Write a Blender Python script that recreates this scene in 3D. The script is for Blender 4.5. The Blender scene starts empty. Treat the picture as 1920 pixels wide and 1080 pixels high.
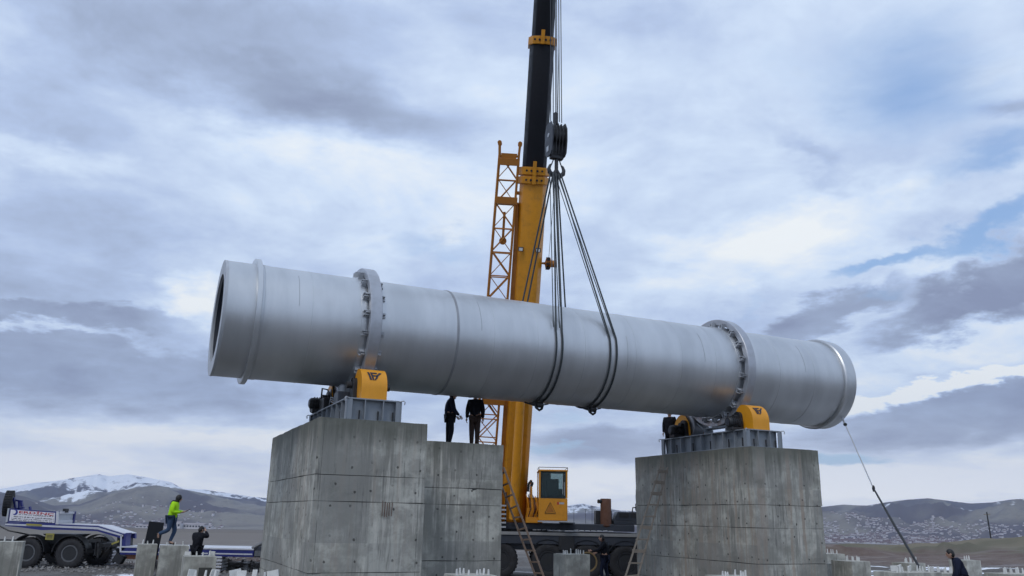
import bpy, bmesh, math, random
import numpy as np
from mathutils import Vector, Matrix, Euler, noise as mnoise

random.seed(7); rng = np.random.default_rng(7)
R = math.radians
scene = bpy.context.scene

# ------------------------------------------------------------------ camera
CAM_H, F_PX, PITCH, ROLL = 2.25, 1533.6, R(15.667), R(1.163)
cam_data = bpy.data.cameras.new('camera'); cam = bpy.data.objects.new('camera', cam_data)
scene.collection.objects.link(cam); scene.camera = cam
cam_data.sensor_width = 36.0; cam_data.lens = 36.0 * F_PX / 1920.0
cam_data.clip_start = 0.1; cam_data.clip_end = 30000
fwd = Vector((0, math.cos(PITCH), math.sin(PITCH))); rt0 = Vector((1, 0, 0)); up0 = rt0.cross(fwd)
RT = rt0 * math.cos(ROLL) + up0 * math.sin(ROLL); UP = -rt0 * math.sin(ROLL) + up0 * math.cos(ROLL)
m3 = Matrix((RT, UP, -fwd)).transposed()
cam.matrix_world = Matrix.Translation((0, 0, CAM_H)) @ m3.to_4x4()

def ray(px, py):
    return (RT * (px - 960) + UP * (540 - py) + fwd * F_PX).normalized()
def at(px, py, Y):                     # survey: the point seen at (px, py) that stands Y metres ahead
    d = ray(px, py); return Vector((0, 0, CAM_H)) + d * (Y / d.y)
def azel(px, py):
    d = ray(px, py); return math.degrees(math.atan2(d.x, d.y)), math.degrees(math.asin(d.z))

# ------------------------------------------------------------------ node helper
class NT:
    def __init__(s, tree): s.t = tree; s.n = tree.nodes; s.l = tree.links; s.n.clear()
    def add(s, typ, ins=None, **kw):
        nd = s.n.new(typ)
        for k, v in kw.items(): setattr(nd, k, v)
        if ins:
            for k, v in ins.items():
                sock = nd.inputs[k]
                if hasattr(v, 'links') and hasattr(v, 'is_output'): s.l.new(v, sock)
                else: sock.default_value = v
        return nd
    def math(s, op, a, b=0.0, c=0.0, clamp=False):
        nd = s.add('ShaderNodeMath', {0: a, 1: b, 2: c}, operation=op); nd.use_clamp = clamp; return nd.outputs[0]
    def vm(s, op, a, b=(0, 0, 0), scale=None):
        nd = s.add('ShaderNodeVectorMath', {0: a, 1: b}, operation=op)
        if scale is not None: nd.inputs['Scale'].default_value = scale
        return nd.outputs[1] if op in ('LENGTH', 'DOT_PRODUCT', 'DISTANCE') else nd.outputs[0]
    def noise(s, vec, scale=5, detail=4, rough=.55, dist=0, col=False):
        nd = s.add('ShaderNodeTexNoise', {'Vector': vec, 'Scale': scale, 'Detail': detail, 'Roughness': rough, 'Distortion': dist})
        return nd.outputs['Color' if col else 'Fac']
    def ramp(s, fac, *stops):
        nd = s.add('ShaderNodeValToRGB', {'Fac': fac}); e = nd.color_ramp.elements
        while len(e) < len(stops): e.new(0.5)
        for i, (p, c) in enumerate(stops):
            e[i].position = p
            e[i].color = (c, c, c, 1) if isinstance(c, (int, float)) else (*c, 1)
        return nd.outputs['Color']
    def mr(s, v, a, b, c=0.0, d=1.0, smooth=True):
        nd = s.add('ShaderNodeMapRange', {'Value': v, 'From Min': a, 'From Max': b, 'To Min': c, 'To Max': d})
        if smooth: nd.interpolation_type = 'SMOOTHSTEP'
        return nd.outputs['Result']
    def mix(s, f, a, b, blend='MIX'):
        nd = s.n.new('ShaderNodeMix'); nd.data_type = 'RGBA'; nd.blend_type = blend
        for k, v in ((0, f), (6, a), (7, b)):
            if hasattr(v, 'is_output'): s.l.new(v, nd.inputs[k])
            else: nd.inputs[k].default_value = v if k == 0 else ((*v, 1) if len(v) == 3 else v)
        return nd.outputs[2]
    def xyz(s, v):
        nd = s.add('ShaderNodeSeparateXYZ', {0: v}); return nd.outputs[0], nd.outputs[1], nd.outputs[2]
    def comb(s, x, y, z): return s.add('ShaderNodeCombineXYZ', {0: x, 1: y, 2: z}).outputs[0]

# ------------------------------------------------------------------ world: broken cloud deck over a pale blue sky
SUN_EL, SUN_ROT = R(50), R(205)
world = bpy.data.worlds.new('World'); scene.world = world; world.use_nodes = True
w = NT(world.node_tree)
sky = w.add('ShaderNodeTexSky', sky_type='NISHITA'); sky.sun_disc = False
sky.sun_elevation = SUN_EL; sky.sun_rotation = SUN_ROT; sky.air_density = 1.0; sky.dust_density = 1.5; sky.ozone_density = 2.0
bg_sky = w.add('ShaderNodeBackground', {'Color': sky.outputs[0], 'Strength': 0.14})
tc = w.add('ShaderNodeTexCoord'); D = w.vm('NORMALIZE', tc.outputs['Generated'])
dx, dy, dz = w.xyz(D)
az = w.math('MULTIPLY', w.math('ARCTAN2', dx, dy), 57.2958)
el = w.math('MULTIPLY', w.math('ARCSINE', dz), 57.2958)
den = w.math('ADD', w.math('MAXIMUM', dz, 0.0), 0.20)
q = w.comb(w.math('DIVIDE', dx, den), w.math('DIVIDE', dy, den), w.math('MULTIPLY', dz, 1.5))
fine = w.noise(q, 2.6, 9, .60, .35)
mid = w.noise(q, 1.1, 6, .55, .5)
wisp = w.noise(q, 7.0, 7, .62, .3)
warpc = w.noise(q, 2.2, 7, .62, .2, col=True)
warp2 = w.noise(q, 9.0, 5, .6, .0, col=True)
ws = w.vm('SCALE', w.vm('SUBTRACT', warpc, (.5, .5, .5)), scale=12.0)
ws2 = w.vm('SCALE', w.vm('SUBTRACT', warp2, (.5, .5, .5)), scale=3.2)
wx, wy, _ = w.xyz(w.vm('ADD', ws, ws2))
# flatten the vertical warp near the horizon where the deck is seen edge on
wy = w.math('MULTIPLY', wy, w.mr(el, 0, 16, .10, .75))
P2 = w.comb(w.math('ADD', az, wx), w.math('ADD', el, wy), 0.0)
def blob(px, py, rx, ry, rot, amp, soft=1.0):
    a0, e0 = azel(px, py)
    mp = w.add('ShaderNodeMapping', {'Vector': P2, 'Location': (a0, e0, 0), 'Rotation': (0, 0, R(rot)), 'Scale': (rx / 27.0, ry / 27.0, 1)}, vector_type='TEXTURE')
    return w.mr(w.vm('LENGTH', mp.outputs[0]), 1.0, max(0.0, 1.0 - soft), 0.0, amp)
def total(vals):
    o = vals[0]
    for v in vals[1:]: o = w.math('ADD', o, v)
    return o
#SKYBLOBS
BR = [  # brightness of the cloud deck
    (330, 20, 800, 100, 0, -.26), (560, 180, 600, 115, -3, -.42), (430, 85, 330, 60, 0, .12), (900, 40, 260, 60, -10, -.12), (690, 350, 560, 150, -8, .17),
    (60, 470, 340, 170, 0, -.20), (60, 250, 190, 50, 0, .18), (140, 590, 260, 36, 0, -.26, .55), (360, 560, 150, 70, 15, .28), (80, 618, 220, 20, 0, .30),
    (200, 700, 470, 88, 0, -.32, .55), (500, 830, 620, 38, 0, .35), (60, 880, 400, 60, 0, .38), (1330, 330, 420, 140, -8, .03), (1250, 60, 300, 200, 0, -.03),
    (1450, 440, 420, 85, 12, .28), (1850, 545, 210, 66, 22, -.44, .6), (1540, 600, 210, 45, 15, -.34, .6), (1790, 650, 320, 50, 8, .16),
    (1760, 725, 260, 24, 12, .55, .6), (1800, 775, 330, 60, 6, -.40, .6), (1180, 830, 220, 42, 0, -.30, .6), (1100, 900, 700, 45, 0, .36), (1700, 900, 500, 60, 0, .45),
    (1430, 520, 280, 60, 10, .10), (1900, 180, 80, 40, 0, -.25), (1500, 290, 120, 40, -30, -.14),
]
CL = [  # openings in the deck (pale blue)
    (1700, 170, 400, 240, -10, .50), (1870, 430, 200, 52, 15, .80, 1), (1650, 487, 150, 36, 12, .75, 1), (1630, 560, 120, 34, 0, .42), (900, 850, 260, 14, 0, .7, 1), (1060, 600, 500, 120, 0, .30),
    (860, 460, 160, 70, 0, .42), (1400, 560, 140, 30, 20, .4), (690, 845, 190, 9, 0, .85, .8), (1590, 860, 170, 20, 0, .75, .8), (1050, 780, 160, 30, 0, .45), (1060, 840, 90, 15, 0, .7), (1860, 300, 220, 60, 15, .42), (1300, 120, 300, 130, 0, .22), (1330, 470, 260, 60, 0, .2),
]
bright = w.math('ADD', .57, total([blob(*b) for b in BR]))
bright = w.math('ADD', bright, w.math('MULTIPLY', w.math('SUBTRACT', fine, .5), .72))
bright = w.math('ADD', bright, w.math('MULTIPLY', w.math('SUBTRACT', mid, .5), .30))
bright = w.math('ADD', bright, w.math('MULTIPLY', w.math('SUBTRACT', wisp, .5), .22))
bright = w.math('ADD', w.math('MULTIPLY', w.math('SUBTRACT', bright, .5), 1.30), .55)
cloud = w.ramp(bright, (0.0, (.260, .305, .450)), (.25, (.350, .425, .590)), (.52, (.490, .605, .840)), (.76, (.690, .815, 1.0)), (1.0, (.930, .975, 1.0)))
hz = w.mr(el, 0, 8, 1.0, 0.0)
cloud = w.mix(w.math('MULTIPLY', hz, .9), cloud, w.ramp(bright, (0, (.52, .57, .68)), (.5, (.95, .99, 1.04)), (1, (1.3, 1.3, 1.27))))
opening = w.math('ADD', total([blob(*b) for b in CL]), w.math('MULTIPLY', w.math('SUBTRACT', fine, .52), .9))
opening = w.mr(opening, .16, .72, 0.0, .9)
blue = w.mix(w.mr(el, 0, 25), (.44, .68, .95), (.26, .47, .88))
bg_cloud = w.add('ShaderNodeBackground', {'Color': cloud, 'Strength': 1.0})
bg_blue = w.add('ShaderNodeBackground', {'Color': blue, 'Strength': 0.62})
gap = w.add('ShaderNodeAddShader', {0: w.add('ShaderNodeBackground', {'Color': sky.outputs[0], 'Strength': 0.05}).outputs[0], 1: bg_blue.outputs[0]})
mixs = w.add('ShaderNodeMixShader', {0: opening, 1: bg_cloud.outputs[0], 2: gap.outputs[0]})
w.add('ShaderNodeOutputWorld', {'Surface': mixs.outputs[0]})
w.n.remove(bg_sky)
world.cycles.sampling_method = 'MANUAL'; world.cycles.sample_map_resolution = 512

# ------------------------------------------------------------------ sun behind thin cloud
sun_d = bpy.data.lights.new('sun', 'SUN'); sun_d.energy = .9; sun_d.angle = R(18); sun_d.color = (1, .96, .9)
sun = bpy.data.objects.new('sun', sun_d); scene.collection.objects.link(sun)
sdir = Vector((math.sin(SUN_ROT) * math.cos(SUN_EL), math.cos(SUN_ROT) * math.cos(SUN_EL), math.sin(SUN_EL)))
sun.rotation_euler = sdir.to_track_quat('Z', 'Y').to_euler(); sun.location = sdir * 60

vs = scene.view_settings; vs.view_transform = 'Standard'; vs.look = 'None'; vs.exposure = 0.0; vs.gamma = 1.0; vs.use_curve_mapping = False
scene.cycles.volume_bounces = 0; scene.cycles.max_bounces = 5; scene.cycles.diffuse_bounces = 3; scene.cycles.glossy_bounces = 3

# ------------------------------------------------------------------ mesh helpers
class MB:
    def __init__(s, M=None): s.v = []; s.f = []; s.mi = []; s.cur = 0; s.M = M or Matrix()
    def _add(s, vs_, fs, M=None):
        M = s.M @ M if M is not None else s.M; o = len(s.v)
        s.v += [tuple(M @ Vector(p)) for p in vs_]; s.f += [tuple(o + i for i in f) for f in fs]; s.mi += [s.cur] * len(fs); return s
    def box(s, c, d, M=None, rot=None):
        x, y, z = d[0] / 2, d[1] / 2, d[2] / 2
        T = Matrix.Translation(c)
        if rot is not None: T = T @ Euler(rot).to_matrix().to_4x4()
        vs_ = [T @ Vector((sx * x, sy * y, sz * z)) for sx in (-1, 1) for sy in (-1, 1) for sz in (-1, 1)]
        return s._add(vs_, [(0, 1, 3, 2), (4, 6, 7, 5), (0, 4, 5, 1), (2, 3, 7, 6), (0, 2, 6, 4), (1, 5, 7, 3)], M)
    def b2(s, a, b):                    # box from two corners
        return s.box([(a[i] + b[i]) / 2 for i in range(3)], [abs(b[i] - a[i]) for i in range(3)])
    def bar(s, p, q_, w_, h_=None, up=(0, 0, 1)):
        p = Vector(p); q_ = Vector(q_); d = q_ - p; L = d.length; d.normalize(); h_ = h_ or w_
        u = Vector(up); x = d.cross(u)
        if x.length < 1e-4: x = d.cross(Vector((1, 0, 0)))
        x.normalize(); y = x.cross(d)
        vs_ = [p + d * t + x * a * w_ / 2 + y * b * h_ / 2 for t in (0, L) for a in (-1, 1) for b in (-1, 1)]
        return s._add(vs_, [(0, 2, 3, 1), (4, 5, 7, 6), (0, 1, 5, 4), (2, 6, 7, 3), (0, 4, 6, 2), (1, 3, 7, 5)])
    def tube(s, pts, r, n=6, caps=True):
        pts = [Vector(p) for p in pts]; rs = r if isinstance(r, (list, tuple)) else [r] * len(pts)
        rings = []; ref = None
        for i, p in enumerate(pts):
            d = (pts[min(i + 1, len(pts) - 1)] - pts[max(i - 1, 0)]).normalized()
            if ref is None: ref = d.cross(Vector((0, 0, 1)));  ref = ref if ref.length > 1e-3 else d.cross(Vector((1, 0, 0)))
            x = (ref - d * ref.dot(d)).normalized(); y = d.cross(x); ref = x
            rings.append([p + (x * math.cos(2 * math.pi * k / n) + y * math.sin(2 * math.pi * k / n)) * rs[i] for k in range(n)])
        vs_ = [v for rg in rings for v in rg]; fs = []
        for i in range(len(pts) - 1):
            for k in range(n): fs.append((i * n + k, i * n + (k + 1) % n, (i + 1) * n + (k + 1) % n, (i + 1) * n + k))
        if caps: fs += [tuple(range(n - 1, -1, -1)), tuple((len(pts) - 1) * n + k for k in range(n))]
        return s._add(vs_, fs)
    def lathe(s, prof, axis='X', n=48, c=(0, 0, 0), closed=False, M=None):   # prof: (along axis, radius)
        vs_ = []; fs = []
        for a_, r_ in prof:
            for k in range(n):
                t = 2 * math.pi * k / n; co, si = math.cos(t) * r_, math.sin(t) * r_
                p = {'X': (a_, co, si), 'Y': (si, a_, co), 'Z': (co, si, a_)}[axis]
                vs_.append((p[0] + c[0], p[1] + c[1], p[2] + c[2]))
        m = len(prof)
        for i in range(m if closed else m - 1):
            j = (i + 1) % m
            for k in range(n): fs.append((i * n + k, j * n + k, j * n + (k + 1) % n, i * n + (k + 1) % n))
        if not closed:
            if prof[0][1] > 1e-5: fs.append(tuple(range(n)))
            if prof[-1][1] > 1e-5: fs.append(tuple((m - 1) * n + k for k in range(n - 1, -1, -1)))
        return s._add(vs_, fs, M)
    def prism(s, poly, a, b, axis='X', M=None):   # polygon in the two other axes, extruded from a to b
        f3 = {'X': lambda t, p: (t, p[0], p[1]), 'Y': lambda t, p: (p[0], t, p[1]), 'Z': lambda t, p: (p[0], p[1], t)}[axis]
        n = len(poly); vs_ = [f3(a, p) for p in poly] + [f3(b, p) for p in poly]
        fs = [tuple(range(n - 1, -1, -1)), tuple(n + k for k in range(n))] + [(k, (k + 1) % n, n + (k + 1) % n, n + k) for k in range(n)]
        return s._add(vs_, fs, M)
    def ell(s, c, r, nu=14, nv=9, M=None, lo=0.0, hi=1.0):
        vs_ = []; fs = []
        for j in range(nv + 1):
            ph = math.pi * (lo + (hi - lo) * j / nv)
            for i in range(nu):
                th = 2 * math.pi * i / nu
                vs_.append((c[0] + r[0] * math.sin(ph) * math.cos(th), c[1] + r[1] * math.sin(ph) * math.sin(th), c[2] + r[2] * math.cos(ph)))
        for j in range(nv):
            for i in range(nu): fs.append((j * nu + i, (j + 1) * nu + i, (j + 1) * nu + (i + 1) % nu, j * nu + (i + 1) % nu))
        return s._add(vs_, fs, M)
    def build(s, name, mat, parent=None, smooth=False, bevel=0, loc=None, fix=True):
        me = bpy.data.meshes.new(name); me.from_pydata(s.v, [], s.f)
        mats = mat if isinstance(mat, (list, tuple)) else [mat]
        for m in mats: me.materials.append(m)
        if len(mats) > 1: me.polygons.foreach_set('material_index', s.mi)
        if fix or bevel:
            bm = bmesh.new(); bm.from_mesh(me)
            bmesh.ops.remove_doubles(bm, verts=bm.verts, dist=1e-5)
            bmesh.ops.recalc_face_normals(bm, faces=bm.faces)
            if bevel:
                es = [e for e in bm.edges if len(e.link_faces) == 2 and e.calc_face_angle(0) > R(30)]
                bmesh.ops.bevel(bm, geom=es, offset=bevel, segments=2, affect='EDGES', profile=.6, clamp_overlap=True)
            bm.to_mesh(me); bm.free()
        if smooth:
            me.polygons.foreach_set('use_smooth', [True] * len(me.polygons))
            try: me.set_sharp_from_angle(angle=R(38))
            except Exception: pass
        me.update()
        o = bpy.data.objects.new(name, me); scene.collection.objects.link(o)
        if parent: o.parent = parent
        if loc is not None: o.location = loc
        return o

def tag(o, label=None, cat=None, group=None, kind=None):
    if label: o['label'] = label
    if cat: o['category'] = cat
    if group: o['group'] = group
    if kind: o['kind'] = kind
    return o
def empty(name, loc, rz=0, label=None, cat=None, group=None):
    o = bpy.data.objects.new(name, None); scene.collection.objects.link(o); o.empty_display_size = .2
    o.location = loc; o.rotation_euler = (0, 0, rz); return tag(o, label, cat, group)
def copy_tree(o, parent=None):
    c = o.copy(); scene.collection.objects.link(c); c.parent = parent
    for ch in [x for x in bpy.data.objects if x.parent is o]: copy_tree(ch, c)
    return c
def share(o, name, parent, loc=(0, 0, 0), rot=(0, 0, 0), label=None):     # another piece with the same mesh
    c = bpy.data.objects.new(name, o.data); scene.collection.objects.link(c); c.parent = parent
    c.location = loc; c.rotation_euler = rot
    if label: c['label'] = label
    return c

# ------------------------------------------------------------------ materials
def new_mat(name):
    m = bpy.data.materials.new(name); m.use_nodes = True; return m, NT(m.node_tree)
def finish(nt, col, rough=.6, metal=0.0, bump=None, bstr=.3, bdist=.02, spec=.5, **kw):
    ins = {'Base Color': col if hasattr(col, 'is_output') else (*col, 1), 'Roughness': rough, 'Metallic': metal, 'Specular IOR Level': spec}
    ins.update(kw)
    if bump is not None: ins['Normal'] = nt.add('ShaderNodeBump', {'Height': bump, 'Strength': bstr, 'Distance': bdist}).outputs[0]
    b = nt.add('ShaderNodeBsdfPrincipled', ins); nt.add('ShaderNodeOutputMaterial', {'Surface': b.outputs[0]}); return b
def paint(name, col, rough=.45, metal=0.0, dirt=.35, dirtcol=(.06, .05, .045), scale=3.0, spec=.5, bstr=.08):
    m, t = new_mat(name); o = t.add('ShaderNodeTexCoord').outputs['Object']
    n1 = t.noise(o, scale, 6, .65); n2 = t.noise(t.vm('MULTIPLY', o, (4, 4, .7)), scale * 1.5, 4, .6)
    d = t.mr(t.math('ADD', t.math('MULTIPLY', n1, .6), t.math('MULTIPLY', n2, .4)), .47, .72, 0, dirt)
    c = t.mix(d, col, dirtcol)
    c = t.mix(t.mr(n2, .3, .7, 0, .18), c, tuple(min(1, k * 1.5) for k in col))
    finish(t, c, t.mr(n1, .3, .7, rough * .8, min(1, rough * 1.25)), metal, n1, bstr, .01, spec); return m

M_ = {}
M_['crane_yellow'] = paint('crane_yellow_paint', (.64, .262, .008), .42, 0, .5, (.10, .05, .02))
M_['jib_orange'] = paint('jib_orange_paint', (.40, .145, .012), .55, 0, .6, (.07, .035, .02), 4)
M_['housing_yellow'] = paint('housing_yellow_paint', (.74, .31, .012), .45, 0, .24, (.3, .14, .02))
M_['boom_black'] = paint('boom_black_steel', (.006, .007, .011), .5, 0, .25, (.022, .022, .026), spec=.28)
M_['black'] = paint('black_machine_paint', (.016, .017, .020), .5, 0, .4, (.05, .045, .04))
M_['rubber'] = paint('tyre_rubber', (.020, .020, .023), .78, 0, .5, (.055, .05, .045), 6)
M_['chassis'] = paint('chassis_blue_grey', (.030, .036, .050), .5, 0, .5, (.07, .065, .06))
M_['grey_steel'] = paint('frame_grey_paint', (.23, .255, .285), .5, .1, .30, (.10, .095, .09))
M_['light_steel'] = paint('light_grey_steel', (.42, .44, .47), .45, .2, .3, (.2, .19, .18))
M_['stripe'] = paint('carrier_grey_stripe', (.26, .26, .26), .6, 0, .4, (.1, .1, .1))
M_['rust'] = paint('rusty_exhaust', (.13, .060, .038), .8, .1, .6, (.035, .025, .02), 5)
M_['rope'] = paint('steel_rope', (.040, .050, .056), .55, .3, .3, (.02, .02, .02), 20)
M_['hoist'] = paint('hoist_rope', (.06, .065, .075), .5, .5, .2)
M_['wood'] = paint('weathered_ladder_wood', (.23, .165, .125), .85, 0, .55, (.10, .085, .075), 6)
M_['wood_grey'] = paint('grey_ladder_wood', (.25, .215, .175), .88, 0, .6, (.10, .09, .08), 6)
M_['blue'] = paint('trailer_blue_paint', (.022, .028, .17), .38, 0, .35, (.03, .03, .05))
M_['white'] = paint('trailer_white_paint', (.55, .56, .60), .45, 0, .4, (.22, .21, .2))
M_['board_white'] = paint('sign_white', (.74, .72, .76), .4, 0, .2, (.4, .38, .38))
M_['red_print'] = paint('sign_red_print', (.42, .015, .03), .5, 0, .1)
M_['dark_print'] = paint('dark_print', (.012, .012, .03), .5, 0, .1)
M_['blue_print'] = paint('blue_print', (.03, .04, .25), .5, 0, .1)
M_['rim'] = paint('rim_grey', (.14, .145, .155), .5, .4, .5, (.05, .045, .04), 8)
M_['rim_gold'] = paint('rim_tan', (.24, .17, .08), .55, .2, .5, (.05, .04, .03), 8)
M_['yellow_label'] = paint('yellow_plate', (.32, .28, .06), .5, 0, .4)
M_['wrap'] = paint('white_wrapped_bolt', (.62, .62, .60), .8, 0, .4, (.2, .19, .18), 12)
M_['lamp_lens'] = paint('lamp_lens', (.7, .7, .68), .2, 0, .1)
M_['skin'] = paint('skin', (.42, .25, .18), .55, 0, .05)
M_['hair'] = paint('black_hair', (.010, .009, .009), .6, 0, .05)
M_['navy_cloth'] = paint('navy_cloth', (.012, .016, .035), .9, 0, .2, (.03, .03, .04), 9, .2, .4)
M_['black_cloth'] = paint('black_cloth', (.009, .010, .015), .92, 0, .2, (.02, .02, .02), 9, .2, .4)
M_['jeans'] = paint('blue_jeans', (.045, .075, .135), .9, 0, .3, (.02, .03, .06), 9, .2, .4)
M_['brown_cloth'] = paint('brown_trousers', (.055, .036, .030), .9, 0, .3, (.02, .02, .02), 9, .2, .4)
M_['hivis'] = paint('fluorescent_jacket', (.42, .80, .012), .75, 0, .22, (.20, .42, .01), 7, .3, .5)
M_['reflect'] = paint('reflective_tape', (.55, .58, .50), .35, .3, .1)
M_['boot'] = paint('dark_boot', (.014, .012, .012), .7, 0, .4)
M_['glove'] = paint('yellow_glove', (.35, .33, .12), .8, 0, .2)
M_['white_shoe'] = paint('white_shoe', (.5, .5, .5), .7, 0, .3)

def glass():
    m, t = new_mat('cab_glass')
    finish(t, (.20, .29, .31), .04, 0, None, spec=.6, **{'Transmission Weight': .85, 'IOR': 1.2}); return m
M_['glass'] = glass()

def silver():
    m, t = new_mat('aluminium_paint_shell'); o = t.add('ShaderNodeTexCoord').outputs['Object']
    x, y, z = t.xyz(o)
    band = t.noise(t.vm('MULTIPLY', o, (1.4, .35, .35)), 1.0, 5, .6)
    spot = t.noise(o, 5, 6, .65); streak = t.noise(t.vm('MULTIPLY', o, (5, .5, .4)), 1.6, 5, .6)
    c = t.mix(t.mr(band, .3, .7), (.52, .54, .56), (.62, .64, .66))
    c = t.mix(t.mr(streak, .55, .85, 0, .07), c, (.40, .40, .40))
    c = t.mix(t.mr(t.noise(o, 1.7, 2, .5), .55, .75, 0, .10), c, (.40, .40, .40))
    rgh = t.mr(band, .3, .7, .40, .45)
    # slightly uneven rolled plate
    wob = t.noise(t.vm('MULTIPLY', o, (.8, .8, .8)), 1.0, 1, .4)
    finish(t, c, rgh, .84, wob, .14, .10); return m
M_['silver'] = silver()
M_['seam'] = paint('weld_seam', (.30, .31, .33), .5, .5, .4, (.12, .11, .1))
def tyre_steel():
    m, t = new_mat('riding_ring_steel'); o = t.add('ShaderNodeTexCoord').outputs['Object']
    n = t.noise(o, 4, 6, .6); x, y, z = t.xyz(o)
    c = t.mix(t.mr(n, .4, .7, 0, .5), (.44, .46, .50), (.34, .35, .37))
    c = t.mix(t.math('MULTIPLY', t.mr(n, .35, .6), t.mr(z, -.8, -1.6, 0, .45)), c, (.34, .20, .13))
    finish(t, c, .42, .6, n, .08, .01); return m
M_['ring'] = tyre_steel()

def concrete(name, big=True, warm=.4, xlines=(), seed=0.0):
    m, t = new_mat(name); o = t.vm('ADD', t.add('ShaderNodeTexCoord').outputs['Object'], (seed, seed * 1.7, 0))
    oo = t.add('ShaderNodeTexCoord').outputs['Object']; x, y, z = t.xyz(oo)
    g = t.add('ShaderNodeNewGeometry'); nx, ny, nz = t.xyz(t.add('ShaderNodeVectorTransform', {0: g.outputs['True Normal']}, vector_type='NORMAL', convert_from='WORLD', convert_to='OBJECT').outputs[0])
    side = t.math('GREATER_THAN', t.math('ABSOLUTE', nx), .7)            # the left and right faces
    h = t.math('ADD', t.math('MULTIPLY', x, t.math('SUBTRACT', 1.0, side)), t.math('MULTIPLY', y, side))
    large = t.noise(o, .75, 5, .62); med = t.noise(o, 2.6, 6, .65); fine_ = t.noise(o, 16, 6, .7)
    st = t.noise(t.vm('MULTIPLY', o, (2.6, 2.6, .16)), 1.6, 6, .68); st2 = t.noise(t.vm('MULTIPLY', o, (9, 9, .30)), 1.2, 5, .7)
    c = t.mix(t.mr(large, .40, .60), (.285, .285, .25), (.54, .535, .475))
    c = t.mix(t.mr(med, .42, .60, 0, .65), c, (.265, .26, .235))
    c = t.mix(t.mr(st, .51, .63, 0, .6), c, (.20, .192, .17))
    c = t.mix(t.math('MULTIPLY', t.mr(st2, .52, .64, 0, .75), t.mr(t.noise(o, .9, 4, .6), .40, .62)), c, (.66, .63, .56))
    c = t.mix(t.math('MULTIPLY', t.mr(st, .52, .38), warm), c, (.33, .265, .21))
    if big:
        # panel tone, form ties, damp crown
        pan = t.add('ShaderNodeTexWhiteNoise', {'Vector': t.comb(t.math('FLOOR', t.math('MULTIPLY', t.math('ADD', h, seed), .8)), t.math('FLOOR', t.math('MULTIPLY', z, .62)), side)}, noise_dimensions='3D').outputs['Value']
        c = t.mix(t.mr(pan, 0, 1, 0, .62), c, (.235, .235, .22))
        tie = t.add('ShaderNodeTexVoronoi', {'Vector': t.comb(t.math('MULTIPLY', h, 2.05), t.math('MULTIPLY', z, 1.85), 0.0), 'Scale': 1.0, 'Randomness': .5}, voronoi_dimensions='2D')
        keep = t.math('MULTIPLY', t.mr(t.noise(o, 1.3, 2, .5), .40, .52), t.mr(z, 4.2, 3.7, .25, 1))
        hole = t.math('MULTIPLY', t.mr(t.math('ADD', tie.outputs['Distance'], t.math('MULTIPLY', t.math('SUBTRACT', fine_, .5), .12)), .068, .038), keep)
        drip = t.math('MULTIPLY', t.mr(t.noise(t.vm('MULTIPLY', o, (14, 14, 1.2)), 1.0, 3, .6), .56, .68, 0, .55), t.mr(t.noise(o, 1.0, 3, .5), .45, .6))
        c = t.mix(drip, c, (.10, .10, .095))
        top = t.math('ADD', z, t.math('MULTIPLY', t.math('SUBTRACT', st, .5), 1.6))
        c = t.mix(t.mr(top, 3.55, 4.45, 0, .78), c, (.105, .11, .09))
        for xl in xlines:
            ln = t.math('MULTIPLY', t.mr(t.math('ABSOLUTE', t.math('SUBTRACT', h, xl)), .014, .004, 0, .55), t.mr(med, .38, .52))
            c = t.mix(ln, c, (.07, .07, .065))
        c = t.mix(t.mr(t.noise(t.vm('ADD', o, (31, 7, 3)), 1.15, 5, .7), .56, .70, 0, .55), c, (.165, .17, .145))
        c = t.mix(t.math('MULTIPLY', hole, .8), c, (.05, .048, .043))
        bump = t.math('SUBTRACT', t.math('ADD', t.math('MULTIPLY', fine_, .35), t.math('MULTIPLY', med, .5)), t.math('MULTIPLY', hole, 1.2))
    else:
        bump = t.math('ADD', t.math('MULTIPLY', fine_, .35), t.math('MULTIPLY', med, .5))
    finish(t, c, .88, 0, bump, .45, .02, .3); return m
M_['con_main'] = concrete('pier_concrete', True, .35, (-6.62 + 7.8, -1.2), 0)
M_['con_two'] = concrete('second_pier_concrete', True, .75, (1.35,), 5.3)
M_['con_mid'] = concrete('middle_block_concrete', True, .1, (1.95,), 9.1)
M_['con_small'] = concrete('pedestal_concrete', False, .1, (), 3)
M_['con_joint_and_shade'] = paint('dark_joint_and_shade', (.06, .06, .055), .95, 0, .3)

# ------------------------------------------------------------------ the drum's own frame: u along its axis, v away from us, z up
TH = R(90 - 65.23); AX = Vector((math.cos(TH), math.sin(TH), 0)); BX = Vector((-AX.y, AX.x, 0)); ORG = Vector((1.564, 24.815, 0)); ZC = 7.07
def uv(u, v, z): return ORG + AX * u + BX * v + Vector((0, 0, z))
def uvroot(name, u, v, z, label, cat, group=None):
    return empty(name, uv(u, v, z), TH, label, cat, group), Matrix.Translation((-u, -v, -z))

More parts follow.
